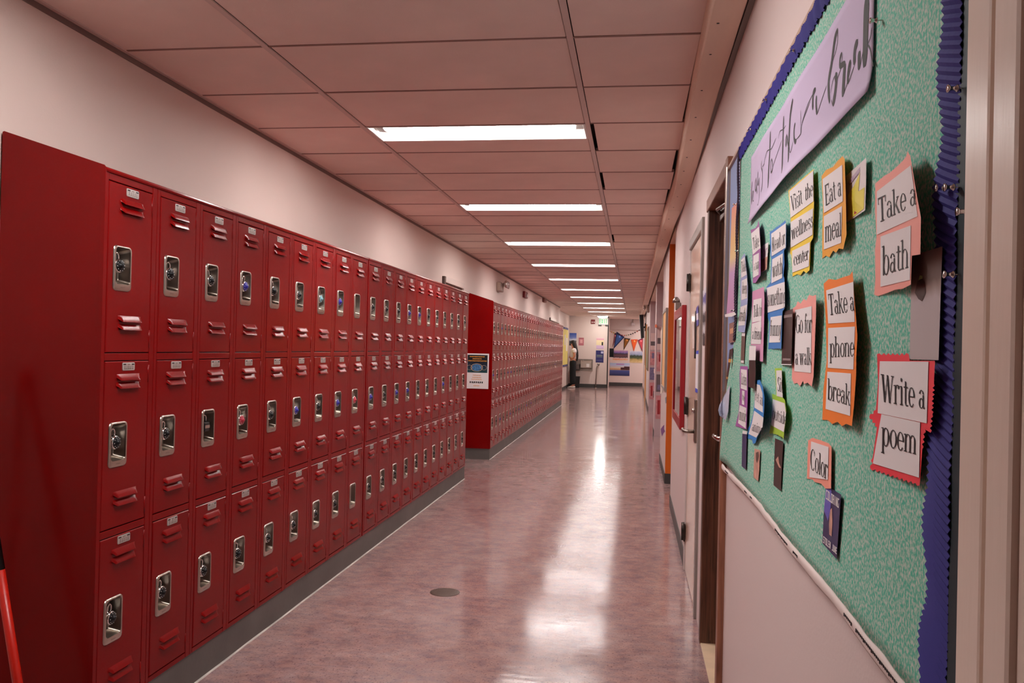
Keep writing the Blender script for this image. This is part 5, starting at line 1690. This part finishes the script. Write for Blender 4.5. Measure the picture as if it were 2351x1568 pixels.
# ================================================================== PERSON
PX, PY = -0.40, 27.2
per = empty('person', (PX, PY, 0), 'person in white top and black trousers with long dark hair by the far wall', 'person')


def skin(name, m, verts, edges, radii, sub=2, root=0):
    me = bpy.data.meshes.new(name)
    me.from_pydata(verts, edges, [])
    me.materials.append(m)
    o = bpy.data.objects.new(name, me)
    C.objects.link(o)
    o.parent = per
    md = o.modifiers.new('skin', 'SKIN')
    md.use_smooth_shade = True
    for i, r in enumerate(radii):
        sv = me.skin_vertices[0].data[i]
        sv.radius = r if isinstance(r, tuple) else (r, r)
        sv.use_root = i == root
    sb = o.modifiers.new('subdivision', 'SUBSURF')
    sb.levels = sub
    sb.render_levels = sub
    return o


M_SK = mat('skin_tone', srgb(206, 140, 112), 0.5)
# facing -x (toward the wall); y is her left-right
V = [(0, 0, 0.92), (0.01, 0, 1.08), (0.02, 0, 1.24), (0.03, 0, 1.36), (0.02, 0, 1.43), (-0.02, 0, 1.52), (-0.025, 0, 1.60),
     (0.03, -0.15, 1.35), (0.07, -0.19, 1.13), (-0.01, -0.17, 1.03), (-0.095, -0.11, 1.08),
     (0.03, 0.15, 1.35), (0.06, 0.18, 1.12), (-0.02, 0.15, 1.03), (-0.10, 0.06, 1.08),
     (0.0, -0.09, 0.86), (-0.01, -0.10, 0.48), (0.03, -0.10, 0.08), (-0.10, -0.10, 0.03),
     (0.0, 0.09, 0.86), (0.01, 0.10, 0.48), (0.05, 0.10, 0.08), (-0.08, 0.11, 0.03)]
E_ = [(0, 1), (1, 2), (2, 3), (3, 4), (4, 5), (5, 6), (3, 7), (7, 8), (8, 9), (9, 10), (3, 11), (11, 12), (12, 13), (13, 14), (0, 15), (15, 16), (16, 17), (17, 18), (0, 19), (19, 20), (20, 21), (21, 22)]
R_ = [(0.11, 0.14), (0.10, 0.12), (0.10, 0.13), (0.08, 0.11), 0.048, 0.075, 0.07, 0.055, 0.042, 0.034, 0.026, 0.055, 0.042, 0.034, 0.026, 0.085, 0.06, 0.042, 0.03, 0.085, 0.06, 0.042, 0.03]
skin('body', M_SK, V, E_, R_)
# face features
fc = MB()
fc.lathe([(0.0, -0.012), (0.010, 0.0), (0.0, 0.018)], (-0.098, 0, 1.545), n=8)
for sy in (-1, 1):
    fc.lathe([(0.0, -0.004), (0.009, 0.0), (0.0, 0.004)], (-0.088, sy * 0.030, 1.572), n=8, mi=1)
    fc.lathe([(0.0, -0.028), (0.012, -0.01), (0.013, 0.012), (0.0, 0.026)], (-0.02, sy * 0.075, 1.56), n=8)
fc.box(-0.090, -0.082, -0.022, 0.022, 1.508, 1.514, 2)
f_o = bpy.data.objects.new('face', fc.mesh('face', [M_SK, M_INK, mat('lips', srgb(160, 70, 70), 0.5)]))
C.objects.link(f_o)
f_o.parent = per
# fingers
for sy, hx, hy in ((-1, -0.095, -0.11), (1, -0.10, 0.06)):
    h = MB()
    for k in range(4):
        dy = (k - 1.5) * 0.016
        ln = (0.055, 0.065, 0.062, 0.05)[k]
        h.tube([(hx, hy + dy, 1.08), (hx - ln * 0.55, hy + dy * 1.1, 1.095), (hx - ln * 0.75, hy + dy * 1.1, 1.07)], [0.009, 0.008, 0.006], 6)
    h.tube([(hx + 0.02, hy - sy * 0.02, 1.09), (hx - 0.005, hy - sy * 0.04, 1.11), (hx - 0.03, hy - sy * 0.04, 1.115)], [0.010, 0.009, 0.007], 6)
    ho = bpy.data.objects.new('fingers', h.mesh('fingers', M_SK))
    C.objects.link(ho)
    ho.parent = per
# clothes
skin('white_top', mat('white_cotton', srgb(236, 226, 224), 0.8), [(0.0, 0, 1.00), (0.01, 0, 1.10), (0.02, 0, 1.24), (0.03, 0, 1.36), (0.02, 0, 1.41), (0.04, -0.16, 1.34), (0.06, -0.185, 1.22), (0.04, 0.16, 1.34), (0.055, 0.18, 1.22)],
     [(0, 1), (1, 2), (2, 3), (3, 4), (3, 5), (5, 6), (3, 7), (7, 8)], [(0.135, 0.165), (0.128, 0.155), (0.128, 0.16), (0.10, 0.13), 0.065, 0.075, 0.068, 0.075, 0.068])
skin('black_trousers', mat('black_cloth', srgb(15, 15, 18), 0.85), [(0.0, 0, 1.02), (0.0, 0, 0.93), (0.0, -0.09, 0.82), (-0.01, -0.10, 0.48), (0.02, -0.10, 0.10), (0.0, 0.09, 0.82), (0.01, 0.10, 0.48), (0.04, 0.10, 0.10)],
     [(0, 1), (1, 2), (2, 3), (3, 4), (1, 5), (5, 6), (6, 7)], [(0.125, 0.155), (0.13, 0.165), (0.115, 0.105), (0.098, 0.092), (0.105, 0.10), (0.115, 0.105), (0.098, 0.092), (0.105, 0.10)])
for sy, ox in ((-1, 0.0), (1, 0.02)):
    b = MB()
    cy = sy * 0.105
    L = []
    for t, wv, hv in ((0.0, 0.02, 0.05), (0.15, 0.036, 0.075), (0.5, 0.042, 0.07), (0.8, 0.045, 0.05), (1.0, 0.025, 0.035)):
        x = 0.075 + ox - 0.25 * t
        L.append([Vector((x, cy + wv * math.cos(a * math.pi / 5), 0.002 + max(0.0, hv * (0.5 + 0.5 * math.sin(a * math.pi / 5))))) for a in range(10)])
    b.loops(L, True, True, 0, True)
    so = bpy.data.objects.new('shoe', b.mesh('shoe', mat('white_shoe', srgb(236, 226, 216), 0.6)))
    C.objects.link(so)
    so.parent = per
# hair: long fall down the back
b = MB()
L = []
for z, xc, rx, ry in ((1.685, -0.015, 0.015, 0.015), (1.675, -0.012, 0.06, 0.055), (1.64, -0.005, 0.092, 0.085), (1.58, 0.012, 0.098, 0.097), (1.50, 0.045, 0.085, 0.105), (1.40, 0.085, 0.07, 0.115), (1.28, 0.125, 0.055, 0.118), (1.14, 0.145, 0.045, 0.11), (1.02, 0.145, 0.036, 0.09), (0.95, 0.14, 0.015, 0.05)):
    L.append([Vector((xc + rx * math.cos(a * math.pi / 8) * (1 + 0.05 * math.sin(a * 5)), ry * math.sin(a * math.pi / 8), z)) for a in range(16)])
b.loops(L, True, True, 0, True)
ho = bpy.data.objects.new('long_hair', b.mesh('long_hair', mat('dark_hair', srgb(26, 18, 17), 0.45, bump=0.4, bscale=60, stretch=(6, 6, 0.4))))
C.objects.link(ho)
ho.parent = per
